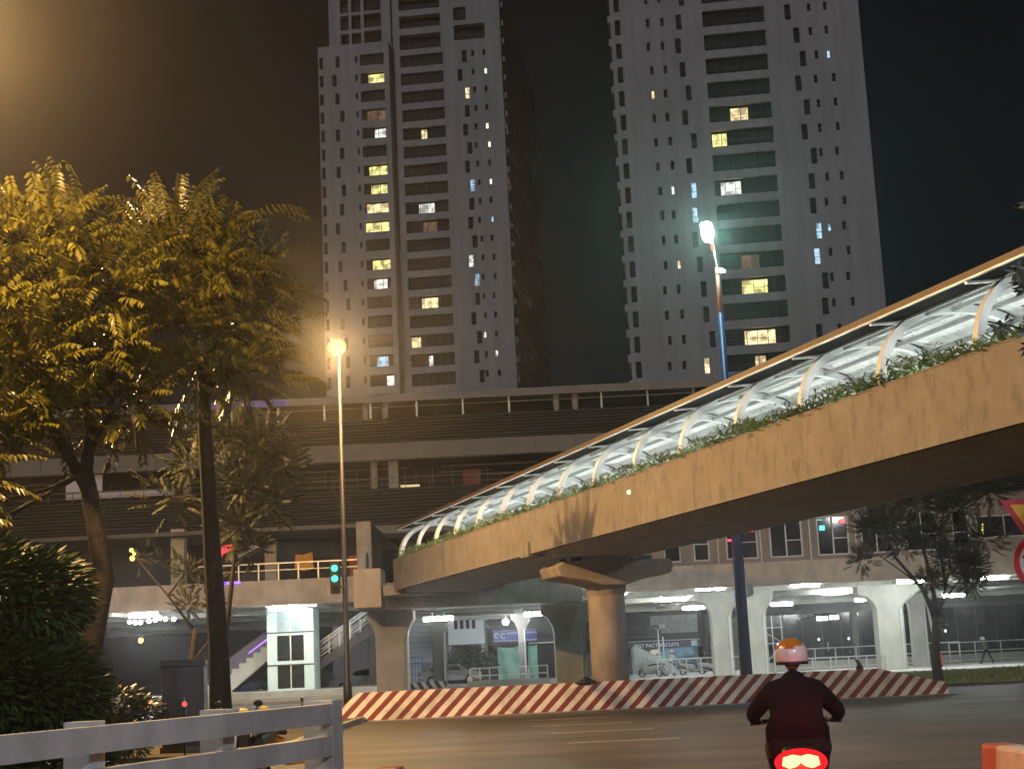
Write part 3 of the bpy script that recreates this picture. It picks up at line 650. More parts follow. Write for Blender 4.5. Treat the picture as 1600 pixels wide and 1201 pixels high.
rl_ = thing('round_lamp', 'single round ceiling lamp beside the orange bridge pier', 'lamp', (5.33, 80.4, 4.9)); part('bulb', MB().ball((0, 0, 0), .17, 12, 8), tube_on, rl_); part('bracket', MB().box(-.03, .03, -.03, .03, .1, .3), steel, rl_)
rl_ = thing('round_lamp', 'small round lamp left beside the paired tube light', 'lamp', (8.55, 94.5, 4.9)); part('bulb', MB().ball((0, 0, 0), .13, 12, 8), tube_on, rl_); part('bracket', MB().box(-.03, .03, -.03, .03, .1, .3), steel, rl_)
rl_ = thing('round_lamp', 'round floodlight between the white billboard and the blue shop sign', 'lamp', (-1.25, 110, 4.35)); part('bulb', MB().ball((0, 0, 0), .2, 12, 8), emis('flood_glow', (.93, 1., .98), 520, True), rl_); part('bracket', MB().box(-.03, .03, -.03, .03, .15, .75), steel, rl_)
bl = thing('bulb_string', 'row of round white bulbs beneath the deck at the far left', 'bulb lights', (-19.8, 80.3, 4.5))
bm = MB().ball((0, 0, 0), .095, 8, 6).mesh('bulb', tube_on)
for i in range(8): put('bulb', bm, bl, (-.75 + i * .32, rnd.uniform(-.3, .3), rnd.uniform(-.03, .1) + (i > 3) * .08))
part('wire', MB().bar((-.8, 0, .12), (1.6, 0, .2), .03), black, bl)
am = thing('amber_lamp', 'amber lamp glowing between the left tree trunks', 'lamp', (-19.9, 80, 3.55)); part('bulb', MB().ball((0, 0, 0), .13, 10, 6), emis('amber_bulb', (1, .5, .06), 9, True), am); part('bracket', MB().box(-.02, .02, 0, .6, .1, .16), dark_metal, am)
ff = thing('wall_board', 'pale tiled box sign fixed right of the blue mast', 'sign box', (0, 56, 0)); bevel(part('board', MB().prism([(8.0, 3.38), (8.45, 3.6), (8.42, 4.02), (8.03, 3.9)], 'y', 0, .15), mat('pale_sign_box', (.60, .66, .60), .5, 0, .05, 1), ff), .01)
part('bracket', MB().box(7.7, 8.02, .05, .1, 3.8, 3.85), dark_metal, ff)
# ================================================================ covered footbridge
fb = thing('footbridge', 'covered concrete footbridge with arched white ribs and planted edge crossing the street', 'footbridge', (8.05, 23.5, 0), R(17.06))
Y0b, Y1b, W = -34.0, 46.8, 4.6
fasc = mat('fascia_concrete', (.25, .222, .19), .8, 0, .14, 1.2, bump=.5, bscale=8, streak=.22, sscale=(2.6, 2.6, 1.0), spos=(.36, .47))
part('parapet_wall', MB().box(0, .16, Y0b, Y1b, 4.95, 6.28).box(-.012, .18, Y0b, Y1b, 6.28, 6.31), fasc, fb)
part('parapet_wall', MB().box(W - .16, W, Y0b, Y1b, 5.05, 6.28), concrete, fb)
part('deck', MB().box(.16, W - .16, Y0b, Y1b, 5.02, 5.25), concrete_pale, fb)
part('planter_wall', MB().box(.62, .70, Y0b, Y1b, 5.25, 6.05).box(.16, .62, Y0b, Y1b, 5.95, 6.0), concrete_pale, fb)
part('girder', MB().prism([(.5, 5.02), (.62, 4.80), (3.7, 4.80), (3.82, 5.02)], 'y', Y0b, Y1b), concrete_dark, fb)
part('bearing_block', MB().box(-.07, .0, 26.3, 27.2, 4.93, 5.33).box(-.07, .5, 26.3, 27.2, 4.87, 4.945), fasc, fb)
# arch profile
prof = [(.30, 6.22), (.33, 6.55), (.42, 6.95), (.60, 7.30), (.86, 7.58), (1.2, 7.80), (1.65, 7.96), (2.3, 8.02), (2.95, 7.96), (3.4, 7.80), (3.75, 7.58), (4.0, 7.3), (4.18, 6.95), (4.27, 6.55), (4.3, 6.2)]
ribm = MB()
def band(mb, prof, y0, y1, t, k0=0, k1=None, mi=0):
    k1 = k1 or len(prof) - 1
    nrm = []
    for i, p in enumerate(prof):
        a = prof[max(i - 1, 0)]; b = prof[min(i + 1, len(prof) - 1)]; d = Vector((b[0] - a[0], b[1] - a[1])).normalized(); nrm.append(Vector((-d.y, d.x)))
    inner = [(p[0] - n.x * t, p[1] - n.y * t) for p, n in zip(prof, nrm)]
    for k in range(k0, k1):
        A, B, C, D = prof[k], prof[k + 1], inner[k + 1], inner[k]
        mb.quad((A[0], y0, A[1]), (B[0], y0, B[1]), (B[0], y1, B[1]), (A[0], y1, A[1])); mb.quad((D[0], y0, D[1]), (D[0], y1, D[1]), (C[0], y1, C[1]), (C[0], y0, C[1]))
        mb.quad((A[0], y0, A[1]), (D[0], y0, D[1]), (C[0], y0, C[1]), (B[0], y0, B[1])); mb.quad((A[0], y1, A[1]), (B[0], y1, B[1]), (C[0], y1, C[1]), (D[0], y1, D[1]))
import bisect
def fine(prof, n=3):
    """Catmull-Rom through the profile"""
    P_ = [prof[0]] + prof + [prof[-1]]; o = []
    for i in range(1, len(P_) - 2):
        for k in range(n):
            t = k / n; q = []
            for c in (0, 1):
                a, b_, c_, d = P_[i - 1][c], P_[i][c], P_[i + 1][c], P_[i + 2][c]
                q.append(.5 * ((2 * b_) + (-a + c_) * t + (2 * a - 5 * b_ + 4 * c_ - d) * t * t + (-a + 3 * b_ - 3 * c_ + d) * t ** 3))
            o.append(tuple(q))
    return o + [prof[-1]]
pf2 = fine(prof)
rib_paint = mat('rib_paint', (.74, .78, .78), .45, .1, .06, 2)
band(ribm, pf2, -.08, .08, .15)
rib_me = ribm.mesh('arch_rib', rib_paint)
brk = MB().bar((.28, 0, 7.60), (.98, 0, 7.66), .07, .04).mesh('eave_bracket', steel)
ribs_y = [1.75 + 3.22 * k for k in range(-9, 15)]
for y in ribs_y:
    rb = put('arch_rib', rib_me, fb, (0, y, 0)); put('eave_bracket', brk, rb)
    b2 = MB
base = MB().box(.2, .44, -.13, .13, 6.18, 6.24).mesh('base_plate', steel)
for y in ribs_y: put('base_plate', base, fb, (0, y, 0))
# roof: white corrugated sheet from the crown down the far side, sheets between ribs
sheet_m = mat('white_roof_sheet', (.72, .76, .74), .45, .0, .06, 1.2)
out_prof = [(p[0], p[1] + .03) for p in pf2 if p[0] > 1.0 and p[1] > 6.3]
def corr(y0, y1):
    mb = MB(); n = int((y1 - y0) / .13); pr = out_prof[::3] + [out_prof[-1]]
    for i in range(n):
        a = y0 + (y1 - y0) * i / n; c = y0 + (y1 - y0) * (i + 1) / n; o1, o2 = (0, .025) if i % 2 else (.025, 0)
        for k in range(len(pr) - 1):
            A, B = pr[k], pr[k + 1]
            mb.quad((A[0], a, A[1] + o1), (B[0], a, B[1] + o1), (B[0], c, B[1] + o2), (A[0], c, A[1] + o2))
    return mb
cs = corr(.05, 3.17).mesh('roof_sheet', sheet_m, fix=False)
for y in ribs_y[:-1]: put('roof_sheet', cs, fb, (0, y, 0))
pur = MB()
for i in (17, 20, 23, 27, 31, 35):
    p = pf2[i]; pur.bar((p[0], Y0b + 5, p[1] - .1), (p[0], Y1b - .2, p[1] - .1), .07, .09)
part('purlins', pur, mat('purlin_grey', (.33, .35, .35), .5), fb)
# eave: gutter and dark strip of roof on the near side
eave_m = mat('eave_brown', (.075, .05, .034), .5, .1, .2, 1.5); dkroof = mat('dark_roof_strip', (.022, .022, .020), .9, 0, .2, 1, spec=0)
part('eave_roof', MB().prism([(.385, 7.74), (1.06, 7.78), (1.06, 7.75), (.385, 7.70)], 'y', Y0b + 2, Y1b + .3), dkroof, fb)
part('gutter', MB().prism([(.24, 7.66), (.24, 7.76), (.29, 7.76), (.29, 7.72), (.38, 7.72), (.38, 7.66)], 'y', Y0b + 2, Y1b + .3), eave_m, fb)
part('roof_edge_cap', MB().prism([(.30, 7.80), (.5, 7.84), (1.2, 7.93), (1.2, 7.90), (.5, 7.80), (.30, 7.76)], 'y', Y0b + 2, Y1b + .3), eave_m, fb)
part('eave_trim', MB().box(.235, .30, Y0b + 2, Y1b + .3, 7.64, 7.657), steel, fb)
part('inner_trim', MB().box(1.05, 1.08, Y0b + 2, Y1b + .3, 7.70, 7.76), steel_white, fb)
# assumed lamps inside the canopy, strips placed low out of sight
lm = emis('canopy_tube', (.93, 1., .98), 62, True)
lt = MB().box(-.05, .05, 0, 1.5, -.03, .03).mesh('light_strip', lm)
for y in ribs_y[5:-1]:
    for dy in (.85,):
        put('light_strip', lt, fb, (.78, y + dy, 6.02)); put('light_strip', lt, fb, (3.95, y + dy, 6.02))
lh = MB().box(-.07, .07, -.05, 1.55, .03, .08).mesh('light_housing', steel_white)
lh = MB().box(-.06, .06, 0, 1.5, -.1, -.04).mesh('light_housing', steel_white)
for y in ribs_y[5:-1]: put('light_housing', lh, fb, (.78, y + .85, 6.02)); put('light_housing', lh, fb, (3.95, y + .85, 6.02))
# inner handrail
hr = MB().bar((.85, Y0b, 6.35), (.85, Y1b, 6.35), .05).bar((3.9, Y0b, 6.3), (3.9, Y1b, 6.3), .05)
part('handrail', hr, steel, fb)
# planting along the near edge
leaf_m = mat('planter_leaves', (.15, .23, .06), .45, 0, .5, 1.5, spec=.5)
pl = MB(); r2 = random.Random(3)
def leaf(mb, c, L_, w_, d, up):
    c = Vector(c); d = Vector(d).normalized(); s = d.cross(Vector(up)).normalized()
    i = len(mb.v); m_ = c + d * L_ * .5
    mb.v += [tuple(c), tuple(m_ + s * w_ / 2), tuple(c + d * L_ - Vector((0, 0, L_ * .15))), tuple(m_ - s * w_ / 2)]; mb.f.append((i, i + 1, i + 2, i + 3)); mb.m.append(0)
y = Y0b + 20
dens = 0
while y < Y1b - .6:
    h = .16 + .22 * abs(math.sin(y * 1.3) * math.cos(y * .47 + 1)) * (1 if y < 18 else .8)
    for k in range(15 if y < 14 else 12):
        leaf(pl, (r2.uniform(.0, .6), y + r2.uniform(-.1, .1), 6.24 + r2.uniform(-.02, h + .06)), r2.uniform(.12, .26), r2.uniform(.035, .065), (r2.uniform(-1, 1), r2.uniform(-1, 1), r2.uniform(-.1, .9)), (r2.uniform(-.3, .3), r2.uniform(-.3, .3), 1))
    if r2.random() < .05:
        for k in range(9): leaf(pl, (r2.uniform(.15, .4), y + r2.uniform(-.15, .15), 6.4 + r2.uniform(0, .35)), .2, .045, (r2.uniform(-1, 1), r2.uniform(-1, 1), r2.uniform(-.4, .6)), (0, 0, 1))
    y += .045 if y < 12 else .07
po = part('planter_plants', pl, leaf_m, None, fix=False, loc=(8.05, 23.5, 0), rot=(0, 0, R(17.06))); tag(po, 'green leafy planting along the edge of the footbridge', 'plants', kind='stuff')
# far portal arch
part('portal_arch', (lambda m_: band(m_, pf2, Y1b + .1, Y1b + .35, .2) or m_)(MB()), rib_paint, fb)
# small lamp spot on the fascia
part('fascia_lamp', MB().ball((-.03, 17.3, 5.86), .06, 8, 6), emis('fascia_lamp', (1, .75, .4), 3), fb)
# ================================================================ round pier with hammerhead cap
pr = thing('bridge_pier', 'round orange-lit concrete pier with hammerhead cap under the footbridge', 'pier', (2.73, 49.95, 0), R(17.06))
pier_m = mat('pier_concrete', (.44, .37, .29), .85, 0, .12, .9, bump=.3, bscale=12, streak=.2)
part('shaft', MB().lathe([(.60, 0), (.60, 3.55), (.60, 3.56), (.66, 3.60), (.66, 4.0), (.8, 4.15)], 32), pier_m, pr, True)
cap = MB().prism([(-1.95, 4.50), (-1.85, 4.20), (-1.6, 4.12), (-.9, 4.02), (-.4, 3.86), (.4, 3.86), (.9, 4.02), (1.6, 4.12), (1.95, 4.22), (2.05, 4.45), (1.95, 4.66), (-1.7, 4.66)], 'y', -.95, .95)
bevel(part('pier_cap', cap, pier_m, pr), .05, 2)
for x in (-1.2, 1.2):
    for y in (-.5, .5): part('bearing', MB().box(x - .2, x + .2, y - .2, y + .2, 4.67, 4.80), dark_metal, pr)
# ================================================================ lamps
sod_glow = emis('sodium_glow', (1., .50, .07), 4, True)
blue_m = mat('blue_mast_paint', (.018, .026, .10), .45, .1, .15, 2)
def lantern_light(parent, loc, col, watts, r=.12):
    d = bpy.data.lights.new('lamp_light', 'POINT'); d.energy = watts; d.color = col; d.shadow_soft_size = r
    o = bpy.data.objects.new('lamp_light', d); COL.objects.link(o); o.parent = parent; o.location = loc; return o
def unseen_sodium_lamp(label, x, y, h, watts, reach=1.2, rz=0., pole=steel):
    t = thing('street_lamp', label, 'street lamp', (x, y, 0), rz, 'orange sodium street lamps')
    part('pole', MB().tube([(0, 0, 0), (0, 0, .9), (0, 0, 1.0), (0, 0, h - .5)], [.13, .12, .095, .05], 12), pole, t, True)
    part('arm', MB().tube([(0, 0, h - .5), (0, 0, h - .2), (.15 * reach, 0, h), (.9 * reach, 0, h + .1)], .035, 8), pole, t, True)
    hd = part('lamp_head', MB().box(.7 * reach, 1.25 * reach, -.14, .14, h + .10, h + .24), steel, t); bevel(hd, .05, 2)
    part('bulb', MB().ball((.97 * reach, 0, h + .0), .13, 14, 10, sc=(1, 1, .8)), sod_glow, t, True)
    lantern_light(t, (.97 * reach, 0, h - .22), (1., .58, .22), watts)
    return t
SOD = 3600
t1 = thing('street_lamp', 'glowing orange street lamp on a slim pole in front of the left tower', 'street lamp', (-6.16, 53.5, 0), 0, 'orange sodium street lamps')
part('pole', MB().tube([(0, 0, 0), (0, 0, 1.1), (0, 0, 1.2), (0, 0, 12.6)], [.16, .15, .11, .055], 12), mat('slim_pole_paint', (.028, .026, .036), .5, .2), t1, True)
part('lamp_head', MB().box(-.12, .06, -.06, .06, 13.27, 13.31).bar((.03, 0, 12.5), (.03, 0, 13.28), .03), black, t1)
part('bulb', MB().ball((-.06, -.04, 12.98), .33, 14, 10, sc=(1, 1, .8)), sod_glow, t1, True); lantern_light(t1, (-.06, -1.0, 12.7), (1., .58, .22), SOD * 1.5)
unseen_sodium_lamp('assumed orange street lamp out of view above the left trees', -8.85, 19.3, 10.7, SOD * 1.6, 1.3)  # lamp out of view, assumed from the orange glow at the upper left
unseen_sodium_lamp('added orange street lamp out of view on the left verge past the trees', -16.6, 36, 11.5, SOD * 5.8, 1.3)  # unseen lamp added to brighten the striped barrier from the front left
# white mast lamp
mt = thing('lamp_mast', 'tall blue mast with bright greenish-white lamp in front of the right tower', 'lamp mast', (7.68, 54, 0))
part('mast', MB().tube([(0, 0, 0), (0, 0, .4), (0, 0, 6), (0, 0, 13.7)], [.25, .22, .19, .10], 14), blue_m, mt, True)
part('upper_mast', MB().tube([(0, 0, 13.7), (0, 0, 15.4)], [.09, .07], 10), mat('orange_mast_paint', (.22, .10, .07), .5), mt, True)
part('camera_box', MB().box(-.05, .3, -.1, .1, 15.16, 15.3), steel, mt)
part('small_lamp', MB().ball((.12, -.14, 15.24), .09, 10, 6), emis('small_white_lamp', (.9, .95, 1.), 20), mt)
part('red_beacon', MB().tube([(-.12, -.05, 16.05), (-.12, -.05, 16.3)], .06, 8), emis('red_beacon', (1, .1, .06), 3), mt)
part('arm', MB().tube([(0, 0, 15.4), (-.08, 0, 16.2), (-.2, 0, 16.9)], .04, 8), steel, mt, True)
part('lamp_head', MB().box(-.5, -.1, -.1, .1, 17.0, 17.1), steel, mt)
part('bulb', MB().ball((-.27, -.1, 16.72), .26, 14, 10, sc=(.9, .8, 1.5)), emis('mercury_glow', (.62, 1., .84), 120, True), mt, True)
lantern_light(mt, (-.27, -1.0, 16.5), (.50, 1., .85), 1400)
# added unseen cool white lamps that brighten the railing and the barrier
def white_lamp(label, x, y, h, watts, rz=0.):
    t = thing('street_lamp', label, 'street lamp', (x, y, 0), rz, 'added white lamps out of view')
    part('pole', MB().tube([(0, 0, 0), (0, 0, h - .4), (-.6, 0, h), (-1.5, 0, h + .15)], [.12, .07, .05, .04], 12), blue_m, t, True)
    bevel(part('lamp_head', MB().box(-2.0, -1.3, -.14, .14, h + .12, h + .22), steel, t), .03); part('bulb', MB().box(-1.9, -1.4, -.1, .1, h + .08, h + .115), emis('led_glow', (.9, .96, 1.), 60, True), t)
    lantern_light(t, (-1.65, 0, h - .1), (.92, .94, 1.), watts); return t
white_lamp('added white lamp out of view on the right beyond the footbridge', 27, 42, 12, 3000)
white_lamp('added white lamp out of view beside the viewer', 7.5, 0, 9, 3600, 0)
# ================================================================ traffic signal, green
tsg = thing('traffic_signal', 'traffic signal showing two green lights left of the slim pole', 'traffic light', (-6.16, 53.3, 0))
bevel(part('signal_housing', MB().box(-.48, -.14, -.12, .12, 4.2, 5.3), black, tsg), .03)
part('bracket', MB().box(-.16, .12, -.03, .03, 4.9, 4.96).box(-.16, .12, -.03, .03, 4.4, 4.46), dark_metal, tsg)
gg = emis('signal_green', (.04, 1., .62), 4)
for z in (5.08, 4.72): part('green_lens', MB().tube([(-.31, -.16, z), (-.31, -.12, z)], .11, 14), gg, tsg)
part('dark_lens', MB().tube([(-.31, -.15, 4.38), (-.31, -.12, 4.38)], .11, 14), mat('unlit_lens', (.03, .01, .01), .2), tsg)
# ================================================================ road sign, right edge
sg = thing('road_sign', 'post with inverted yellow triangle sign above round no-turn sign', 'road sign', (6.78, 19.9, 0), R(-4))
part('post', MB().tube([(0, .05, 0), (0, .05, 3.62)], .045, 12), steel, sg, True)
red_s = mat('sign_red', (.42, .02, .025), .4, 0, .08, 3); yel = mat('sign_yellow', (.72, .42, .02), .4, 0, .06, 3); wht = mat('sign_white', (.55, .54, .56), .4, 0, .06, 3)
def tri(s, zc, y0, y1): return MB().prism([(-s, zc + s * .577), (s, zc + s * .577), (0, zc - s * 1.155)], 'y', y0, y1)
tp = part('triangle_plate', tri(.47, 3.14, -.01, .01), red_s, sg); part('triangle_field', tri(.35, 3.14, -.02, -.0105), yel, tp)
rp_ = part('round_plate', MB().tube([(0, .01, 2.58), (0, -.01, 2.58)], .38, 40), red_s, sg); part('round_field', MB().tube([(0, -.0105, 2.58), (0, -.018, 2.58)], .30, 40), wht, rp_)
ar = MB().prism([(-.27, 2.66), (-.10, 2.76), (-.10, 2.70), (.12, 2.70), (.12, 2.38), (.20, 2.38), (.20, 2.62), (-.10, 2.62), (-.10, 2.56)], 'y', -.026, -.0185)
part('arrow', ar, black, rp_); dg_ = MB().bar((-.215, -.031, 2.79), (.215, -.031, 2.365), .075, .008, up=(0, 1, 0)); part('red_bar', dg_, red_s, rp_)
part('clamp', MB().box(-.06, .06, .0, .09, 2.84, 2.9).box(-.06, .06, .0, .09, 2.3, 2.36), steel, sg)
# ================================================================ electrical cabinet and bollard
cb_ = thing('utility_cabinet', 'grey utility cabinet left of the second tree trunk', 'cabinet', (-7.05, 32, .12), R(4))
cm = mat('cabinet_grey', (.13, .135, .15), .55, .2, .15, 1.5); bevel(part('body', MB().box(-.43, .43, -.3, .3, .12, 1.72), cm, cb_), .015); part('plinth', MB().box(-.46, .46, -.33, .33, -.02, .12), concrete, cb_)
bevel(part('lid', MB().prism([(-.34, 1.72), (.34, 1.72), (.34, 1.78), (-.34, 1.86)], 'x', -.47, .47), cm, cb_), .01)
for sx in (-1, 1): part('door', MB().box(min(0, sx * .40) + .01, max(0, sx * .40) - .01, -.315, -.3, .2, 1.66), cm, cb_)
part('handle', MB().box(.03, .06, -.335, -.315, .9, 1.1), steel, cb_)
bo_ = thing('marker_post', 'leaning white marker post with orange reflectors beside the median tree', 'marker post', (15.72, 59.0, .08))
part('post', MB().tube([(0, 0, 0), (-.02, 0, 1.1), (-.24, 0, 3.0)], .05, 8), steel_white, bo_, True)
org = mat('orange_reflector', (.85, .16, .04), .4)
for z in (.95, .68): part('reflector', MB().box(-.12, .14, -.09, -.05, z - .12, z + .12), org, bo_)
# ================================================================ handrail fences beyond the barrier
def fence(label, p, q, h, n, z0=.14, bars=2, w_=.06, m=steel):
    p, q = Vector((*p, z0)), Vector((*q, z0)); d = q - p; ang = math.atan2(d.y, d.x); L_ = d.length
    t = thing('handrail_fence', label, 'fence', p, ang, 'metal handrail fences')
    me = MB().box(-w_ / 2, w_ / 2, -w_ / 2, w_ / 2, 0, h).mesh('post', m)
    for i in range(n + 1): put('post', me, t, (L_ * i / n, 0, 0))
    for k in range(bars):
        z = h - k * h * .42; part('rail', MB().box(0, L_, -.03, .03, z - .03, z + .03), m, t)
    return t
fence('short metal handrail fence in front of the green tarpaulin', (-3.5, 98), (1.4, 98), 1.1, 8, bars=2)
fence('low metal handrail fence in front of the parked motorbikes', (8.2, 96), (13.6, 96), 1.1, 6, bars=1)
fence('long metal handrail fence right of the rider in the white helmet', (15.3, 95), (26.4, 94), 1.35, 9, bars=3, w_=.07)
fence('metal handrail fence behind the walking man at the right', (26.6, 97), (46, 97), 1.3, 12, bars=3)
fence('lower front handrail fence between the rider and the widest pillar', (14.6, 84), (19.5, 84), .85, 5, bars=1)
lw = thing('low_wall', 'long low pale concrete wall below the right fences', 'wall', (14.5, 98.4, 0)); part('wall_body', MB().box(0, 32, 0, .3, .14, .62).box(0, 32, -.04, .34, .62, .7), concrete_pale, lw)
lw = thing('low_wall', 'low pale kerb wall in front of the green tarpaulin', 'wall', (-3.7, 97.4, 0)); part('wall_body', MB().box(0, 5.2, 0, .25, .14, .48), concrete_pale, lw)
# scaffold tower
sc = thing('scaffold', 'narrow metal scaffold frame right of the blue mast', 'scaffold', (15.2, 100, .14))
for x in (0, .35, .9, 1.5): part('standard', MB().tube([(x, 0, 0), (x, 0, 3.6 if x > .5 else 4.6)], .035, 6), steel, sc)
for z in (.9, 1.8, 2.8): part('ledger', MB().bar((-.1, 0, z), (1.6, 0, z), .05), steel, sc)
part('brace', MB().bar((0, 0, .2), (1.5, 0, 1.7), .04).bar((1.5, 0, 1.8), (0, 0, 2.8), .04), steel, sc)
# ================================================================ shops and yards under the station
shop_d = mat('dark_shop_wall', (.03, .03, .036), .7, 0, .3, .3); shop_g = mat('grey_shop_wall', (.15, .155, .17), .7, 0, .2, .3)
def shop(label, x0, x1, y, h, m, cat='shop'):
    t = thing('shop_building', label, cat, ((x0 + x1) / 2, y, 0)); hw = (x1 - x0) / 2
    part('wall', MB().box(-hw, hw, 0, 6, 0, h), m, t); part('roof', MB().box(-hw - .2, hw + .2, -.3, 6.2, h, h + .2), shop_d, t); return t, hw
t, hw = shop('low white sided shed behind the grey landing pillar', -12.5, -6.0, 124, 5.6, mat('pale_shed_wall', (.30, .34, .40), .6, 0, .15, .3), 'shed')
for i in range(9): part('board', MB().box(-hw, hw, -.06, -.01, 1.8 + i * .4, 2.17 + i * .4), mat('pale_boards', (.60, .66, .74), .6, 0, .1, .5), t)
part('shutter', MB().box(-2.6, 1.0, -.08, -.0, .14, 1.7), steel, t)
t, hw = shop('grey shop with the white billboard and blue sign', -5.9, 4.2, 124, 6.2, shop_g)
part('shop_front', MB().box(-hw + .3, hw - .3, -.05, 0, .2, 2.9), shop_d, t); part('column', MB().box(-2.6, -2.1, -.3, 0, 0, 5.9), concrete_pale, t)
part('awning', MB().prism([(-1.4, 2.95), (0, 3.5), (0, 3.4), (-1.4, 2.85)], 'x', 1.2, hw), steel, t)
t, hw = shop('dark blue shop row behind the parked motorbikes', 4.4, 13.9, 123.5, 5.4, shop_d)
for i in range(6): part('shutter_panel', MB().box(-hw + .1 + i * 1.57, -hw + 1.6 + i * 1.57, -.05, 0, .2, 1.9), mat('shop_shutter', (.13, .14, .14), .5, .2), t)
part('canopy', MB().prism([(-1.6, 3.0), (0, 3.9), (0, 3.8), (-1.6, 2.9)], 'x', -hw, hw - 3), shop_g, t); part('upper_panel', MB().box(1.0, hw, -.1, -.0, 3.2, 4.6), mat('grey_mesh_panel', (.22, .23, .24), .6, 0, .3, 4), t)
part('display_window', MB().box(1.4, hw - .1, -.12, -.06, .3, 2.3), emis('shop_screen', (.35, .62, .8), .35, patt=1.3), t)
t, hw = shop('long dark glazed lobby building behind the right pillars', 14.4, 46, 124, 6.6, mat('navy_wall', (.014, .015, .022), .6, 0, .3, .3), 'building')
gp = mat('lobby_glass', (.012, .013, .018), .12, 0, .3, .4, spec=.4)
for i in range(20): f = part('window', MB().box(-hw + .2 + i * 1.55, -hw + .28 + i * 1.55, -.1, 0, .3, 4.2), dark_metal, t); part('pane', MB().quad((-hw + .3 + i * 1.55, -.03, .3), (-hw + 1.72 + i * 1.55, -.03, .3), (-hw + 1.72 + i * 1.55, -.03, 4.2), (-hw + .3 + i * 1.55, -.03, 4.2)), gp, f, fix=False)
part('band', MB().box(-hw, hw, -.2, 0, 4.2, 4.5), mat('slate_band', (.04, .04, .05), .6), t)
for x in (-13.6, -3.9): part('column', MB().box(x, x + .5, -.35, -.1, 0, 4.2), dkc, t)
wl = emis('window_light_and_glints', (.95, 1, 1), 4)
part('lit_window', MB().box(-6.65, -5.75, -.22, -.2, 3.62, 3.95), wl, t); part('lit_window', MB().box(-5.6, -4.85, -.22, -.2, 3.66, 3.99), wl, t)
for x, z in ((-13.2, 2.7), (-9.9, 1.9), (-9.3, 2.1), (-6.6, 2.15), (-4.2, 2.1), (-1.3, 2.2), (3.6, 2.35), (-8.6, 1.5), (-8.3, 1.2)): part('lamp_reflection', MB().ball((x, -.16, z), .09, 8, 5, sc=(.8, .5, 1.2)), wl, t)  # glowing dots stand in for street lights mirrored in the glass
for x, z0, z1 in ((-8.55, .9, 1.9), (-8.2, .4, 1.6), (-5.9, 1.2, 1.9)): part('glass_reflection_pole', MB().box(x, x + .05, -.14, -.1, z0, z1), steel_white, t)
def text(parent, s, size, loc, m, ext=.01, align='LEFT'):
    c = bpy.data.curves.new('lettering', 'FONT'); c.body = s; c.size = size; c.extrude = ext; c.align_x = align; c.resolution_u = 3; c.materials.append(m)
    o = bpy.data.objects.new('lettering', c); COL.objects.link(o); me = bpy.data.meshes.new_from_object(o.evaluated_get(bpy.context.evaluated_depsgraph_get())); bpy.data.objects.remove(o); o = bpy.data.objects.new('lettering', me); COL.objects.link(o); o.parent = parent; o.location = loc; o.rotation_euler = (R(90), 0, 0); return o
bb = thing('billboard', 'blank white hoarding with four dark vertical bars at its top', 'billboard', (-4.45, 119, 3.05))
bevel(part('panel', MB().box(-1.42, 1.42, 0, .12, -.05, 1.95), mat('white_hoarding', (.78, .84, .90), .5, 0, .05, .8), bb), .06, 3)
for i, m in enumerate((dark_metal, dark_metal, black, dark_metal)): part('dark_bar', MB().box(-.9 + i * .46, -.64 + i * .46, -.06, -.005, 1.15, 1.93), m, bb)
part('leg', MB().box(-1.3, -1.2, .1, .2, -2.95, 0), steel, bb); part('leg', MB().box(1.2, 1.3, .1, .2, -2.95, 0), steel, bb)
bs = thing('shop_sign', 'blue shop sign with two round white emblems', 'sign', (-2.4, 119.5, 3.08)); part('panel', MB().box(0, 3.4, 0, .1, 0, .88), mat('sign_blue', (.05, .09, .42), .4, 0, .1, 1), bs)
lav = mat('sign_lavender', (.40, .38, .75), .4); part('stripe', MB().box(0, 3.4, -.02, 0, 0, .12).box(1.1, 3.4, -.02, 0, .55, .72).box(0, 3.4, -.02, 0, .80, .88), lav, bs)
wm = mat('emblem_white', (.8, .82, .85), .4)
def ring(mb, c, r0, r1, a0, a1, y0, y1, n=18):
    for i in range(n):
        a = a0 + (a1 - a0) * i / n; b_ = a0 + (a1 - a0) * (i + 1) / n
        mb.prism([(c[0] + r0 * math.cos(a), c[1] + r0 * math.sin(a)), (c[0] + r1 * math.cos(a), c[1] + r1 * math.sin(a)), (c[0] + r1 * math.cos(b_), c[1] + r1 * math.sin(b_)), (c[0] + r0 * math.cos(b_), c[1] + r0 * math.sin(b_))], 'y', y0, y1)
    return mb
e1 = ring(MB(), (.30, .48), .14, .22, .3, 5.2, -.03, 0); e1.bar((.16, -.02, .46), (.42, -.02, .56), .06, .03); part('emblem', e1, wm, bs)
e2 = ring(MB(), (.80, .45), .16, .23, .7, 5.7, -.03, 0); e2.bar((.70, -.02, .34), (.90, -.02, .58), .06, .03); part('emblem', e2, wm, bs)
part('bracket', MB().box(.1, .2, .1, 4, .2, .3), steel, bs)
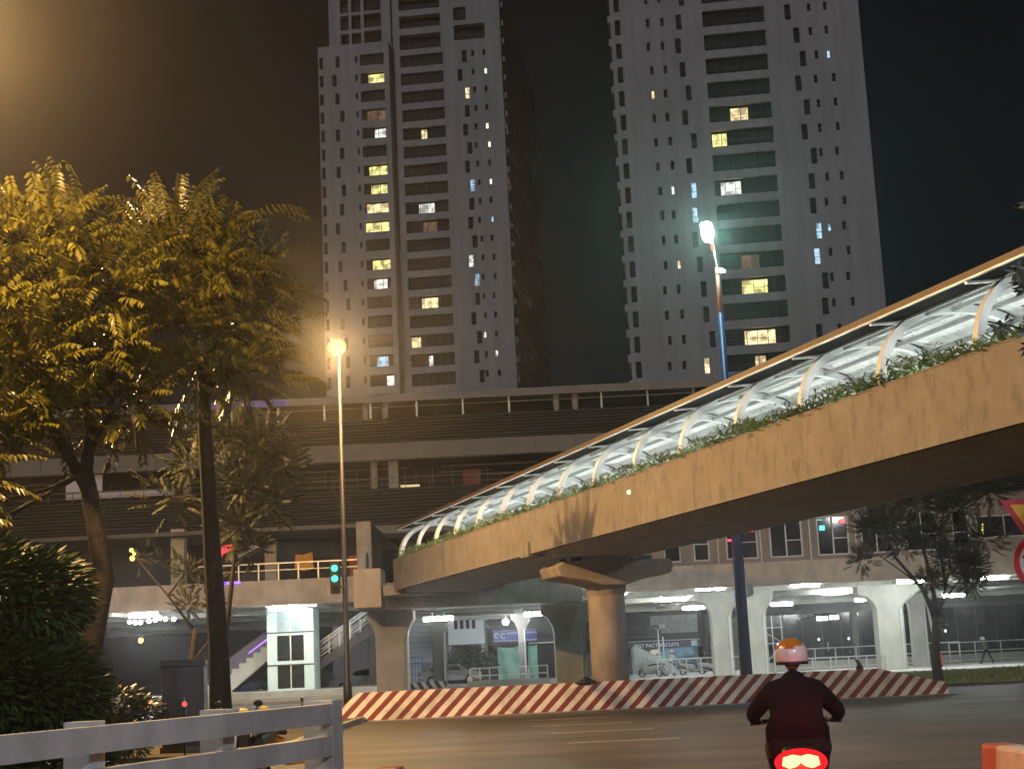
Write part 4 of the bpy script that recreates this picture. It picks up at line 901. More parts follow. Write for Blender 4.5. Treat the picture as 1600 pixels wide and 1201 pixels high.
for lab, x0, x1, zt in (('wide pale green tarpaulin hanging below the blue shop sign', -2.1, -.32, 2.72), ('narrow pale green tarpaulin right of the thin dark pillar', .25, .98, 2.75)):
    tp_ = MB(); n = 14
    for i in range(n):
        for j in range(8):
            def pt(i, j): u = i / n; v = j / 8; return (x0 + (x1 - x0) * u, .12 * math.sin(u * 9 + v * 3) * (1 - .4 * v) + .05 * math.sin(v * 11 + u * 4), .2 + (zt - .2) * v - (.12 * math.sin(u * math.pi) if j == 8 else 0))
            tp_.quad(pt(i, j), pt(i + 1, j), pt(i + 1, j + 1), pt(i, j + 1))
    o = part('tarpaulin', tp_, mat('green_tarp', (.30, .58, .50), .5, 0, .12, 1.5), None, True, loc=(0, 119, 0)); tag(o, lab, 'tarpaulin', 'green tarpaulins')
ds = thing('shop_sign', 'dark navy shop sign with a row of white capitals', 'sign', (8.05, 119.8, 2.02)); part('panel', MB().box(0, 5.6, 0, .1, 0, .6), mat('sign_navy', (.02, .02, .07), .4), ds)
part('border', MB().box(0, 5.6, -.02, 0, .57, .6), steel_white, ds); text(ds, 'BEST PACT BISCUITS', .38, (.45, -.012, .12), wm); part('emblem', MB().box(4.9, 5.35, -.02, 0, .08, .5), mat('emblem_grey', (.4, .4, .42), .4), ds)
ls_ = thing('roof_letters', 'small pale letters standing on the dark canopy edge', 'letters', (9.8, 119.8, 3.55)); text(ls_, '. .... JES', .42, (0, 0, 0), wm)
gl = thing('hanging_lantern', 'small pale yellow hanging lantern under the dark navy sign', 'lantern', (10.1, 119.6, 1.55)); part('shade', MB().prism([(-.35, 0), (.25, 0), (.35, .42), (-.35, .38)], 'y', 0, .2), emis('pale_lantern', (.85, .85, .55), .6), gl)
for i, (x, h) in enumerate(((9.05, 3.1), (9.35, 2.6))):
    tag(part('flag_pole', MB().tube([(0, 0, 0), (0, 0, h)], .05, 6), steel_white, None, loc=(x, 104, .14)), ['taller white pole right of the orange pier', 'shorter white pole right of the orange pier'][i], 'pole')
tt = thing('market_umbrella', 'collapsed pale grey canopy right of the orange pier', 'canopy', (7.6, 102, .14)); part('cover', MB().prism([(-.5, 1.9), (-.3, 2.1), (1.9, .9), (2.6, .2), (-.5, .2)], 'y', 0, .9), mat('grey_tarp', (.38, .42, .42), .6, 0, .15, 2), tt); part('leg', MB().box(-.45, -.4, 0, .05, 0, 1.9), steel, tt)
bf = thing('folding_gate', 'blue folding lattice gate left of the dark pillar', 'gate', (-8.3, 104, .14))
bgm = mat('gate_blue', (.10, .20, .55), .5)
for i in range(7): part('bar', MB().box(i * .22, i * .22 + .05, 0, .05, 0, 2.1), bgm, bf)
for i in range(5): part('cross_bar', MB().box(0, 1.37, -.03, 0, .2 + i * .45, .25 + i * .45), bgm if i > 2 else steel_white, bf)
tb = thing('striped_curb_block', 'low black and white striped traffic block near the blue gate', 'traffic block', (-8.0, 97, .14)); part('block', MB().box(0, 3.0, 0, .4, 0, .42), stripe_mat('black_white', .55, -.6, 'x', (.6, .6, .62), (.02, .02, .02), .5), tb)

bd_ = tag(part('dark_bundle', MB().ball((0, 0, .07), .28, 14, 8, 0, (1.3, .5, .35)).ball((.02, 0, .14), .15, 12, 8, 0, (1.2, .7, .7)), black, None, True, loc=(1.85, 48.1, .80)), 'dark cap-like bundle lying on the barrier just left of the orange pier', 'bundle')
bd_ = tag(part('dark_bundle', MB().prism([(-.12, 0), (.16, 0), (.13, .22), (.02, .42), (-.08, .46), (-.02, .30)], 'y', -.08, .08), mat('grey_rag', (.05, .045, .04), .9), None, loc=(10.3, 48.0, .74)), 'dark pointed rag sticking up at the sloping right end of the barrier', 'rag')
# ================================================================ vehicles and people
skin_m = mat('skin', (.36, .20, .13), .55, 0, .1, 8)
def figure(mats_fn, joints, scale=1.):
    """one continuous body from named joints; mats_fn(x,y,z,part) -> material index"""
def body_mesh(name, J, mats, pick, sub=1):
    """J: dict of joint -> (pos, radius); edges follow the human tree"""
    E_ = [('pelvis', 'belly'), ('belly', 'chest'), ('chest', 'neck0'), ('neck0', 'neck')]
    for s in 'lr':
        E_ += [('chest', 'sh' + s), ('sh' + s, 'el' + s), ('el' + s, 'wr' + s), ('pelvis', 'hip' + s), ('hip' + s, 'kn' + s), ('kn' + s, 'an' + s), ('an' + s, 'toe' + s)]
    names = list(J); idx = {n_: i for i, n_ in enumerate(names)}
    me = skin(name, [J[n_][0] for n_ in names], [(idx[a], idx[b_]) for a, b_ in E_], [J[n_][1] for n_ in names], sub, idx['pelvis'])
    for m in mats: me.materials.append(m)
    for p in me.polygons: p.material_index = pick(p.center)
    return me
def head_mesh(mats, hair=True):
    """head centred at 0, facing +y, 0.23 m tall, with brow, nose, mouth, ears and hair"""
    mb = MB(); n, m = 20, 16; i0 = 0
    for k in range(m + 1):
        t = math.pi * k / m
        for a in range(n):
            p = 2 * math.pi * a / n; x = .078 * math.sin(t) * math.cos(p); y = .094 * math.sin(t) * math.sin(p); z = .118 * math.cos(t)
            if z < 0: x *= 1 - .35 * (-z / .118) ** 1.5; y = y * (1 - .18 * (-z / .118)) + .012 * (-z / .118)
            if y > .05:
                if abs(x) < .018 and -.045 < z < .02: y += .020 * (1 - abs(x) / .018) * (1 - abs(z + .02) / .035 if abs(z + .02) < .035 else 0)
                if .012 < abs(x) < .045 and 0 < z < .03: y -= .008
                if abs(x) < .028 and -.068 < z < -.052: y += .004
            mb.v.append((x, y, z))
    for k in range(m):
        for a in range(n):
            b_ = (a + 1) % n; mb.f.append((k * n + a, (k + 1) * n + a, (k + 1) * n + b_, k * n + b_))
            z = mb.v[k * n + a][2]; y = mb.v[k * n + a][1]; mb.m.append(1 if hair and (z > .055 or (y < .0 and z > -.05) or (z > .03 and y < .05)) else 0)
    for s in (-1, 1): mb.ball((s * .078, -.005, -.005), .022, 8, 6, 0, (.4, .8, 1.3)); mb.ball((s * .03, .083, .012), .009, 6, 5, 2)
    mb.ball((0, .088, -.06), .02, 8, 5, 3, (1.1, .35, .28))
    return mb.mesh('head', mats, True)
hair_m_ = 0; hair_m = mat('black_hair', (.012, .01, .009), .5, 0, .2, 20); eye_m = mat('eye_dark', (.03, .02, .015), .2); lip_m = mat('lips', (.30, .10, .08), .5)
def hand(parent, loc, rot, side, curl=1.1, m=skin_m):
    """palm with four curled fingers and a thumb from its side; fingers along +y, palm down"""
    o = bpy.data.objects.new('hand', None)
    V = [(0, 0, 0), (0, .045, 0), (0, .082, 0)]; E_ = [(0, 1), (1, 2)]; Rd = [(.022, .018), (.036, .016), (.038, .014)]
    me = skin('hand', V, E_, Rd, 1); h = put('hand', me, parent, loc, rot); me.materials.append(m)
    for i, (x, L_) in enumerate(((-.030, .062), (-.010, .072), (.010, .068), (.030, .054))):
        pts = [(x, .070, 0)]; a = .15; y, z = .082, 0; segs = (.42, .33, .25)
        for sgm in segs:
            y += math.cos(a) * L_ * sgm; z -= math.sin(a) * L_ * sgm; pts.append((x * 1.05, y, z)); a += curl * .75
        f = skin('finger', pts, [(k, k + 1) for k in range(len(pts) - 1)], [.0095, .009, .0085, .0075], 1); f.materials.append(m); put('finger', f, h)
    tx = side * -.034; pts = [(tx * .7, .02, 0), (tx * 1.3, .045, -.008), (tx * 1.45, .07, -.02), (tx * 1.2, .088, -.034)]
    f = skin('thumb', pts, [(0, 1), (1, 2), (2, 3)], [.013, .011, .0105, .009], 1); f.materials.append(m); put('finger', f, h)
    return h
# ---- scooter
def scooter(label, loc, rz, body_m, lit=False, group=None, sheet=True, detail=True, cat='scooter', mirrors=True):
    t = thing('motor_scooter', label, cat, loc, rz, group)     # heading +y, rear wheel at y=-.62
    for nm, y in (('rear_wheel', -.62), ('front_wheel', .64)):
        wmb = MB(); n = 24; r, w_ = .255, .05
        prof = [(r - .05, -w_), (r - .015, -w_ * .9), (r, -w_ * .4), (r, w_ * .4), (r - .015, w_ * .9), (r - .05, w_)]
        for i in range(n):
            a, b_ = 2 * math.pi * i / n, 2 * math.pi * (i + 1) / n
            for q, s_ in zip(prof, prof[1:]): wmb.quad((q[1], q[0] * math.cos(a), q[0] * math.sin(a)), (q[1], q[0] * math.cos(b_), q[0] * math.sin(b_)), (s_[1], s_[0] * math.cos(b_), s_[0] * math.sin(b_)), (s_[1], s_[0] * math.cos(a), s_[0] * math.sin(a)))
        wh = part('wheel', wmb, rubber, t, True, loc=(0, y, .26)); rim = MB()
        for i in range(5): a = 2 * math.pi * i / 5; rim.bar((0, 0, 0), (0, .21 * math.cos(a), .21 * math.sin(a)), .03, .025)
        rim.tube([(-.05, 0, 0), (.05, 0, 0)], .04, 10); part('rim', rim, steel, wh)
    bd = MB()     # rear body shell lofted front to back
    secs = [(-.98, .10, .70, .80), (-.90, .15, .62, .84), (-.6, .18, .50, .84), (-.25, .19, .38, .80), (.05, .17, .30, .66), (.12, .15, .28, .45)]
    ring_ = []
    for y, w_, z0, z1 in secs:
        ring_.append([(w_ * math.cos(a) * (1 if math.sin(a) < .2 else .92), y, (z0 + z1) / 2 + (z1 - z0) / 2 * math.sin(a)) for a in [2 * math.pi * k / 14 for k in range(14)]])
    for A, B in zip(ring_, ring_[1:]):
        for k in range(14): l = (k + 1) % 14; bd.quad(A[k], B[k], B[l], A[l])
    for s_ in (ring_[0], ring_[-1]): i = len(bd.v); bd.v += s_; bd.f.append(tuple(range(i, i + 14))); bd.m.append(0)
    part('rear_body', bd, body_m, t, True)
    part('seat', MB().prism([(-.85, .83), (-.80, .88), (-.2, .84), (.1, .78), (.1, .70), (-.8, .80)], 'x', -.14, .14), black, t).modifiers.new('b', 'BEVEL').width = .03
    part('floor_board', MB().box(-.17, .17, .05, .42, .26, .33), body_m, t)
    part('leg_shield', MB().prism([(.40, .28), (.47, .30), (.40, .95), (.34, .98)], 'x', -.20, .20), body_m, t).modifiers.new('b', 'BEVEL').width = .04
    part('front_fender', MB().prism([(.42, .42), (.64, .56), (.88, .44), (.86, .50), (.64, .63), (.40, .50)], 'x', -.07, .07), body_m, t)
    part('fork', MB().tube([(-.08, .64, .26), (-.08, .50, .62)], .022, 8).tube([(.08, .64, .26), (.08, .50, .62)], .022, 8).tube([(0, .5, .6), (0, .36, 1.0)], .03, 8), steel, t)
    part('handlebar', MB().tube([(-.37, .25, 1.02), (-.2, .31, 1.04), (0, .36, 1.0), (.2, .31, 1.04), (.37, .25, 1.02)], .015, 8), dark_metal, t, True)
    for s in (-1, 1):
        part('grip', MB().tube([(s * .25, .285, 1.03), (s * .385, .245, 1.02)], .021, 10), rubber, t, True)
        part('brake_lever', MB().tube([(s * .22, .34, 1.03), (s * .40, .31, 1.01)], .008, 6), steel, t)
        if mirrors:
            part('mirror', MB().ball((s * .30, .33, 1.22), .06, 10, 6, 0, (1.2, .25, .8)).tube([(s * .22, .31, 1.04), (s * .30, .34, 1.2)], .008, 6), black, t)
    part('rear_fender', MB().prism([(-.95, .66), (-1.02, .60), (-1.10, .34), (-1.07, .34), (-.92, .62)], 'x', -.07, .07), black, t)
    part('number_plate', MB().box(-.09, .09, -1.10, -1.085, .40, .54), mat('plate_white', (.55, .55, .55), .5), t)
    part('exhaust', MB().tube([(.17, -.2, .27), (.19, -.5, .30), (.19, -.92, .38)], [.03, .05, .055], 10), steel, t, True)
    tl_ = MB(); prf = [(-.145, .745), (-.135, .805), (-.06, .825), (0, .812), (.06, .825), (.135, .805), (.145, .745), (.09, .722), (.035, .735), (0, .765), (-.035, .735), (-.09, .722)]
    tl_.prism(prf, 'y', -1.0, -.955)
    part('tail_light', tl_, emis('tail_light_on', (1., .33, .12), 5, True) if lit else mat('tail_light_off', (.25, .02, .02), .2), t)
    part('tail_lens_halo', MB().prism([(.205 * math.cos(q * math.pi / 14), .765 + .105 * math.sin(q * math.pi / 14)) for q in range(28)] if lit else prf, 'y', -.955, -.93), emis('tail_glare_disc', (1., .015, .02), 1.3) if lit else mat('tail_lens_off', (.2, .015, .015), .2), t)  # when lit, a wider red disc stands in for glare around the lamp
    if not lit: part('grab_rail', MB().tube([(-.15, -.7, .88), (-.13, -.98, .90), (.13, -.98, .90), (.15, -.7, .88)], .014, 8), steel, t)
    return t
maroon = mat('maroon_jacket', (.013, .006, .009), .95, 0, .25, 3, bump=.25, bscale=14, spec=.05); trous = mat('dark_trousers', (.016, .012, .014), .9, 0, .2, 4, bump=.2)
BX, BY = 2.26, 13.15
sco = scooter('scooter with its red tail light on, ridden away from the viewer', (BX, BY, 0), R(-9), mat('scooter_red', (.14, .01, .012), .3), lit=True, mirrors=False)
tl_l = bpy.data.lights.new('tail_glow', 'POINT'); tl_l.energy = 26; tl_l.color = (1, .06, .03); tl_l.shadow_soft_size = .08; tlo = bpy.data.objects.new('tail_glow', tl_l); COL.objects.link(tlo); tlo.parent = sco; tlo.location = (0, -1.2, .80)
pt_ = thing('person', 'person in a dark maroon jacket and orange and white helmet riding the scooter', 'person', (BX, BY, 0), R(-9))
J = {'pelvis': ((0, -.40, .88), (.24, .17)), 'belly': ((0, -.38, 1.05), (.215, .155)), 'chest': ((0, -.31, 1.22), (.21, .15)), 'neck0': ((0, -.27, 1.38), (.085, .08)), 'neck': ((0, -.24, 1.46), (.075, .07))}
for s, n_ in ((-1, 'l'), (1, 'r')):
    J['sh' + n_] = ((s * .19, -.28, 1.30), (.105, .10)); J['el' + n_] = ((s * .36, -.07, 1.10), (.068, .068)); J['wr' + n_] = ((s * .335, .17, 1.045), (.040, .035))
    J['hip' + n_] = ((s * .16, -.26, .85), (.15, .13)); J['kn' + n_] = ((s * .20, .17, .80), (.085, .085)); J['an' + n_] = ((s * .15, .14, .40), (.052, .052)); J['toe' + n_] = ((s * .16, .32, .37), (.045, .035))
bm_ = body_mesh('body', J, [maroon, trous, hair_m, black], lambda c: 2 if (c.z > 1.475) else 3 if c.z < .45 else 1 if (c.z < .93 and (abs(c.x) > .0 or c.y > -.2) and c.z < .90) else 0, 2)
put('body', bm_, pt_)
for s in (-1, 1): hand(pt_, (s * .335, .19, 1.05), (R(-6), 0, R(s * 4)), s)
hd_ = put('head', head_mesh([skin_m, hair_m, eye_m, lip_m]), pt_, (0, -.215, 1.555))
# helmet: orange crown, pale lower band with wavy edge
def helmet(parent, loc, m_top, m_low, s=1.):
    mb = MB(); n, m = 28, 12
    for k in range(m + 1):
        t = R(118) * k / m
        for a in range(n):
            p = 2 * math.pi * a / n; r = .138 * s; fl_ = 1 + (.03 * max(0, (k - 9) / 3))
            mb.v.append((r * math.sin(t) * math.cos(p) * fl_, r * 1.12 * math.sin(t) * math.sin(p) * fl_, r * 1.02 * math.cos(t)))
    for k in range(m):
        for a in range(n):
            b_ = (a + 1) % n; back = math.sin(2 * math.pi * a / n); lim = 6.2 + .7 * math.sin(a * 1.35) - (1.2 if math.cos(2 * math.pi * a / n) > .6 else 0)
            mb.f.append((k * n + a, (k + 1) * n + a, (k + 1) * n + b_, k * n + b_)); mb.m.append(0 if k < lim else 1)
    h = part('helmet', mb, [m_top, m_low], parent, True, loc=loc); sd = h.modifiers.new('solid', 'SOLIDIFY'); sd.thickness = .012
    part('helmet_rim', (lambda q: [q.bar((.128 * s * math.cos(2 * math.pi * a / 24), .145 * s * math.sin(2 * math.pi * a / 24), -.068), (.128 * s * math.cos(2 * math.pi * (a + 1) / 24), .145 * s * math.sin(2 * math.pi * (a + 1) / 24), -.068), .014, .022) for a in range(24)] and q)(MB()), black, h)
    return h
helmet(pt_, (0, -.215, 1.585), mat('helmet_orange', (.55, .17, .02), .12, 0, .25, 12, spec=.8), mat('helmet_white', (.60, .55, .56), .25, 0, .12, 10, spec=.6))
# ---- scooters behind the railing
s2 = scooter('yellow scooter behind the white railing seen between its beams', (-3.75, 23.6, 0), R(-80), mat('scooter_yellow', (.45, .24, .03), .35))
s3 = scooter('dark scooter with a pale blue mirror above the white railing', (-4.05, 22.4, 0), R(170), mat('scooter_dark', (.03, .03, .035), .35))
part('blue_mirror_glass', MB().ball((.30, .30, 1.20), .062, 10, 6, 0, (.8, .25, 1.2)), mat('pale_blue_plastic', (.22, .50, .62), .3), s3)
part('indicator', MB().ball((-.12, .42, 1.12), .06, 8, 6, 0, (1.2, .5, .7)), mat('yellow_lens', (.75, .62, .08), .3), s3)
part('indicator', MB().ball((-.42, .42, 1.14), .06, 8, 6, 0, (1.2, .5, .7)), mat('yellow_lens', (.75, .62, .08), .3), s3)
part('red_lens', MB().ball((0, 0, 0), .05, 8, 6), emis('red_small', (1, .05, .04), 2.5), s3, loc=(2.7, -3.4, .84)) if 0 else None
rlb = tag(part('warning_lamp', MB().ball((0, 0, .98), .05, 10, 6).box(-.02, .02, -.02, .02, 0, .9, 1), [emis('red_small', (1, .05, .04), 3), black], None, loc=(-6.75, 30.6, .12)), 'small red warning lamp in front of the utility cabinet', 'lamp')
# ---- far people
def far_person(label, loc, rz, pose, top, low, helm=None, sc_=1.):
    t = thing('person', label, 'person', loc, rz)
    J = {'pelvis': ((0, 0, .95), (.14, .10)), 'belly': ((0, .0, 1.10), (.13, .10)), 'chest': ((0, pose.get('lean', 0) * .6, 1.30), (.16, .11)), 'neck0': ((0, pose.get('lean', 0) * .85, 1.45), (.07, .065)), 'neck': ((0, pose.get('lean', 0), 1.52), (.05, .05))}
    for s, n_ in ((-1, 'l'), (1, 'r')):
        st_ = pose.get('stride', 0) * s
        J['sh' + n_] = ((s * .17, pose.get('lean', 0) * .75, 1.41), (.06, .06)); J['el' + n_] = ((s * .24, pose.get('lean', 0) * .7 - st_ * .5 + pose.get('arm', 0) * .5, 1.15), (.045, .045)); J['wr' + n_] = ((s * .22, pose.get('lean', 0) * .9 - st_ * .6 + pose.get('arm', 0), .98 + pose.get('arm', 0) * .4), (.032, .028))
        J['hip' + n_] = ((s * .09, 0, .90), (.095, .09)); J['kn' + n_] = ((s * .10, st_ * .55 + pose.get('sit', 0) * .4, .50 + pose.get('sit', 0) * .25), (.065, .065)); J['an' + n_] = ((s * .10, st_ * 1.1 - .04 + pose.get('sit', 0) * .35, .08), (.042, .042)); J['toe' + n_] = ((s * .11, st_ * 1.1 + .12 + pose.get('sit', 0) * .35, .04), (.04, .03))
    me = body_mesh('body', J, [top, low, skin_m, black], lambda c: 2 if c.z > 1.47 or (abs(c.x) > .18 and c.z < 1.03) else 3 if c.z < .09 else 1 if c.z < .97 else 0, 1)
    put('body', me, t, sc=(sc_,) * 3)
    h = put('head', head_mesh([skin_m, hair_m, eye_m, lip_m], helm is None), t, (0, (pose.get('lean', 0) + .015) * sc_, 1.63 * sc_), sc=(sc_,) * 3)
    for s in (-1, 1):
        p = J['wr' + ('l' if s < 0 else 'r')][0]; hh = hand(t, Vector(p) * sc_, (R(-75), 0, 0), s, .5)
    if helm: helmet(t, (0, (pose.get('lean', 0) + .01) * sc_, 1.65 * sc_), helm, helm, .95)
    return t
hv = mat('white_vest', (.62, .64, .58), .7); dk = mat('dark_cloth', (.03, .03, .035), .9); hw_ = mat('white_helmet', (.72, .72, .70), .4); gy = mat('grey_cloth', (.18, .20, .19), .9)
far_person('worker in a white vest and white helmet right of the orange pier', (8.9, 103, .14), R(20), {'arm': .15}, hv, gy, hw_, .92)
far_person('person in a white helmet leaning over the second motorbike', (9.8, 104, .14), R(-60), {'lean': .12, 'arm': .3, 'sit': .5}, hv, dk, hw_, .95)
far_person('crouching dark clothed rider beside the pillar left of the blue mast', (12.2, 104, .14), R(70), {'lean': .15, 'arm': .35, 'sit': .7}, dk, gy, None, .9)
far_person('man in dark clothes and pale cap striding left along the pavement', (27.4, 92, .14), R(100), {'lean': .18, 'stride': .36, 'arm': .1}, mat('grey_green_shirt', (.10, .12, .10), .9), mat('black_trousers', (.012, .012, .014), .9), mat('pale_cap', (.6, .6, .58), .7), .88)
far_person('dark figure half hidden behind the pillars at the blue mast', (12.05, 98, .14), R(180), {}, mat('black_coat', (.02, .02, .022), .8), dk, hw_, .95)
silv = mat('bike_silver', (.45, .46, .45), .35, .3)
bikes = [scooter('white motorbike under the second helmeted person', (9.9, 103.4, .14), R(-70), silv, group='motorbikes parked by the shops', cat='motorbike')]
for lab, x, y, rz in (('pale motorbike parked between the two seated riders', 11.1, 103, R(-80)), ('dark motorbike right of the crouching rider', 12.4, 103.2, R(-100)), ('motorbike under the collapsed grey canopy', 8.2, 101.5, R(60))):
    c = copy_tree(bikes[0]); c.location = (x, y, .14); c.rotation_euler = (0, 0, rz); c['label'] = lab
# ---- parked cars
def car(label, loc, rz, m, scale=1.):
    t = thing('parked_car', label, 'car', loc, rz)
    # side profile along x (front +x), lofted across width
    prof = [(-2.15, .32), (-2.2, .62), (-2.1, .92), (-1.75, .98), (-1.25, 1.38), (-.2, 1.46), (.55, 1.38), (1.15, .98), (1.95, .86), (2.18, .66), (2.2, .34)]
    mb = MB(); ys = [(-.82, .0), (-.86, .3), (-.70, 1), (.70, 1), (.86, .3), (.82, 0)]
    def P_(p, y, k): x, z = p; w_ = .86 if z < 1.0 else .86 - (z - 1.0) * .42; return (x, w_ * k, z)
    for k0, k1 in ((-1, -.5), (-.5, .5), (.5, 1)):
        for a, b_ in zip(prof, prof[1:]): mb.quad(P_(a, 0, k0), P_(b_, 0, k0), P_(b_, 0, k1), P_(a, 0, k1))
    for s in (-1, 1): i = len(mb.v); mb.v += [P_(p, 0, s) for p in prof]; mb.f.append(tuple(range(i, i + len(prof)))); mb.m.append(0)
    mb.quad(P_(prof[0], 0, -1), P_(prof[-1], 0, -1), P_(prof[-1], 0, 1), P_(prof[0], 0, 1))
    bevel(part('body', mb, m, t), .05, 2)
    gl_ = mat('car_glass', (.015, .017, .02), .05, 0, .1, 1, spec=.8)
    for s in (-1, 1): part('side_window', MB().prism([(-1.45, 1.02), (-1.15, 1.32), (-.2, 1.39), (.5, 1.32), (1.0, 1.02)], 'y', s * .74 if s > 0 else -.83, .83 if s > 0 else -.74), gl_, t)
    part('windscreen', MB().quad((.62, -.62, 1.37), (.62, .62, 1.37), (1.17, .72, 1.0), (1.17, -.72, 1.0)), gl_, t); part('rear_window', MB().quad((-1.3, -.62, 1.38), (-1.3, .62, 1.38), (-1.78, .70, 1.0), (-1.78, -.70, 1.0)), gl_, t)
    for x in (-1.35, 1.35):
        for s in (-1, 1):
            wh = part('wheel', MB().tube([(x, s * .68, .33), (x, s * .88, .33)], .33, 20), rubber, t, True); part('rim', MB().tube([(x, s * .87, .33), (x, s * .895, .33)], .2, 12), steel, wh)
    for s in (-1, 1):
        part('headlight', MB().box(2.1, 2.2, min(s * .5, s * .78), max(s * .5, s * .78), .62, .76), mat('headlight_glass', (.6, .62, .6), .2), t); part('tail_lamp', MB().box(-2.2, -2.12, min(s * .5, s * .8), max(s * .5, s * .8), .68, .84), mat('tail_off', (.3, .02, .02), .3), t)
        part('door_mirror', MB().box(.65, .82, min(s * .86, s * 1.0), max(s * .86, s * 1.0), .98, 1.1), m, t)
    return t
car('silver car parked behind the dark pillar near the short fence', (-5.4, 110, .14), R(8), mat('car_silver', (.28, .28, .28), .3, .4))
car('dark car parked under the stairs left of the lift', (-17.2, 93, .14), R(4), mat('car_dark_blue', (.06, .07, .11), .3, .3))
car('pale car parked behind the stairs right of the lift', (-9.6, 94, .14), R(175), mat('car_white', (.40, .42, .44), .35))
# ================================================================ trees and shrubs
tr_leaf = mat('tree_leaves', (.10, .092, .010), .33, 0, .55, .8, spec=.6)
tr_leaf_dk = mat('shrub_leaves', (.05, .085, .025), .42, 0, .4, 1.2, spec=.5)
tr_leaf_c = mat('small_tree_leaves', (.045, .05, .018), .6, 0, .45, 1.)
def limb(mb, pts, r0, r1, n=8):
    k = len(pts); mb.tube(pts, [r0 + (r1 - r0) * i / (k - 1) for i in range(k)], n)
def wander(p, q, n, amp, rg):
    p, q = Vector(p), Vector(q); o = [p]
    for i in range(1, n): o.append(p.lerp(q, i / n) + Vector((rg.uniform(-amp, amp), rg.uniform(-amp, amp), rg.uniform(-amp, amp))))
    return o + [q]
def frond(mb, base, d, L_, rg, droop=.5, lw=.035, ll=.15, n=13, hang=(.45, 0, -1)):
    """a pinnate frond: arching midrib with pairs of leaflets that hang to one side"""
    p = Vector(base); d = Vector(d).normalized(); step = L_ / n; H = Vector(hang).normalized()
    for i in range(n):
        q = p + d * step; t = i / n
        side = d.cross(Vector((0, 0, 1)));
        side = side.normalized() if side.length > 1e-3 else Vector((1, 0, 0))
        l = ll * (1 - .55 * abs(t - .35) / .65)
        for s in (-1, 1):
            v = (side * s * rg.uniform(.5, .9) + H * rg.uniform(.3, .9) + d * rg.uniform(.1, .4)).normalized()
            w_ = v.cross(d).cross(v).normalized() * lw * rg.uniform(.8, 1.2)
            i0 = len(mb.v); m_ = q + v * l * .45 + Vector((0, 0, .008)); e = q + v * l - Vector((0, 0, l * .12))
            mb.v += [tuple(q), tuple(m_ + w_ * .5), tuple(e), tuple(m_ - w_ * .5)]; mb.f.append((i0, i0 + 1, i0 + 2, i0 + 3)); mb.m.append(0)
        d = (d + Vector((0, 0, -droop * step))).normalized(); p = q
def crown(rg, clumps, n_per, L_=(.55, 1.0), **k):
    """clumps: (centre, radius, weight): fronds start inside and point outward, light and dark clumps with gaps"""
    mb = MB()
    for c, r, wgt in clumps:
        c = Vector(c)
        for i in range(int(n_per * wgt)):
            a = Vector((rg.gauss(0, 1), rg.gauss(0, 1), rg.gauss(.15, .8))).normalized(); st = c + a * r * rg.uniform(.15, .95)
            frond(mb, st, a + Vector((0, 0, .45)), rg.uniform(*L_), rg, droop=rg.uniform(.5, 1.4), **k)
    return mb
def tree(label, base, trunk_paths, clumps, n_per, seed, leafm, fr_L=(.55, 1.0), group=None, twigs=40, barkm=bark, extra=None, **k):
    rg = random.Random(seed); t = thing('tree', label, 'tree', base, 0, group); B = Vector(base)
    tk = MB()
    for pts, r0, r1 in trunk_paths: limb(tk, [Vector(p) - B for p in pts], r0, r1, 10)
    part('trunk', tk, barkm, t, True)
    br = MB(); tips = [Vector(p[0][-1]) - B for p in trunk_paths] + [Vector(p[0][len(p[0]) // 2]) - B for p in trunk_paths[1:]]
    for c, r, wgt in clumps:
        c = Vector(c) - B; src = min(tips, key=lambda q: (q - c).length)
        limb(br, wander(src, c, 4, .12, rg), .04, .015, 6)
        for _ in range(max(2, int(twigs * wgt / 8))):
            a = Vector((rg.gauss(0, 1), rg.gauss(0, 1), rg.gauss(.2, 1))).normalized(); limb(br, wander(c, c + a * r * rg.uniform(.6, 1), 3, .06, rg), .016, .004, 5)
    stuff(part('branches', br, barkm, t))
    cr = crown(rg, [(Vector(c) - B, r, w_) for c, r, w_ in clumps], n_per, fr_L, **k)
    if extra: extra(cr, B, rg)
    part('crown', cr, leafm, t, fix=False)
    return t
rq = random.Random(11)
# clump lists: x, y(depth), z in metres, radius, weight
A0_ = [((-9.3, 23, 9.0), .75, 1), ((-8.6, 23.6, 9.3), .6, .8), ((-7.9, 24, 9.6), .6, 1), ((-7.2, 23.5, 9.45), .6, 1), ((-9.0, 23, 8.0), .8, 1.2), ((-8.1, 23.4, 8.5), .8, 1.2), ((-7.2, 24, 8.6), .8, 1.2), ((-6.4, 23.6, 8.7), .65, .9),
     ((-8.6, 22.6, 7.0), .8, 1.2), ((-7.6, 23.2, 7.5), .75, 1.2), ((-6.7, 23.8, 7.6), .75, 1), ((-8.9, 22.4, 6.0), .7, 1), ((-8.0, 22.8, 6.3), .6, .9), ((-7.1, 23.6, 6.7), .6, .8), ((-8.7, 22.2, 5.1), .6, .8), ((-6.2, 24.2, 6.9), .6, .6), ((-8.9, 22, 4.3), .5, .6), ((-9.0, 21.6, 5.4), .7, 1.), ((-8.6, 21.4, 4.6), .6, .9), ((-8.9, 21.2, 3.9), .6, .8), ((-8.2, 22, 5.6), .5, .7)]
A = [((x, y, z - .85), r, w_) for (x, y, z), r, w_ in A0_]
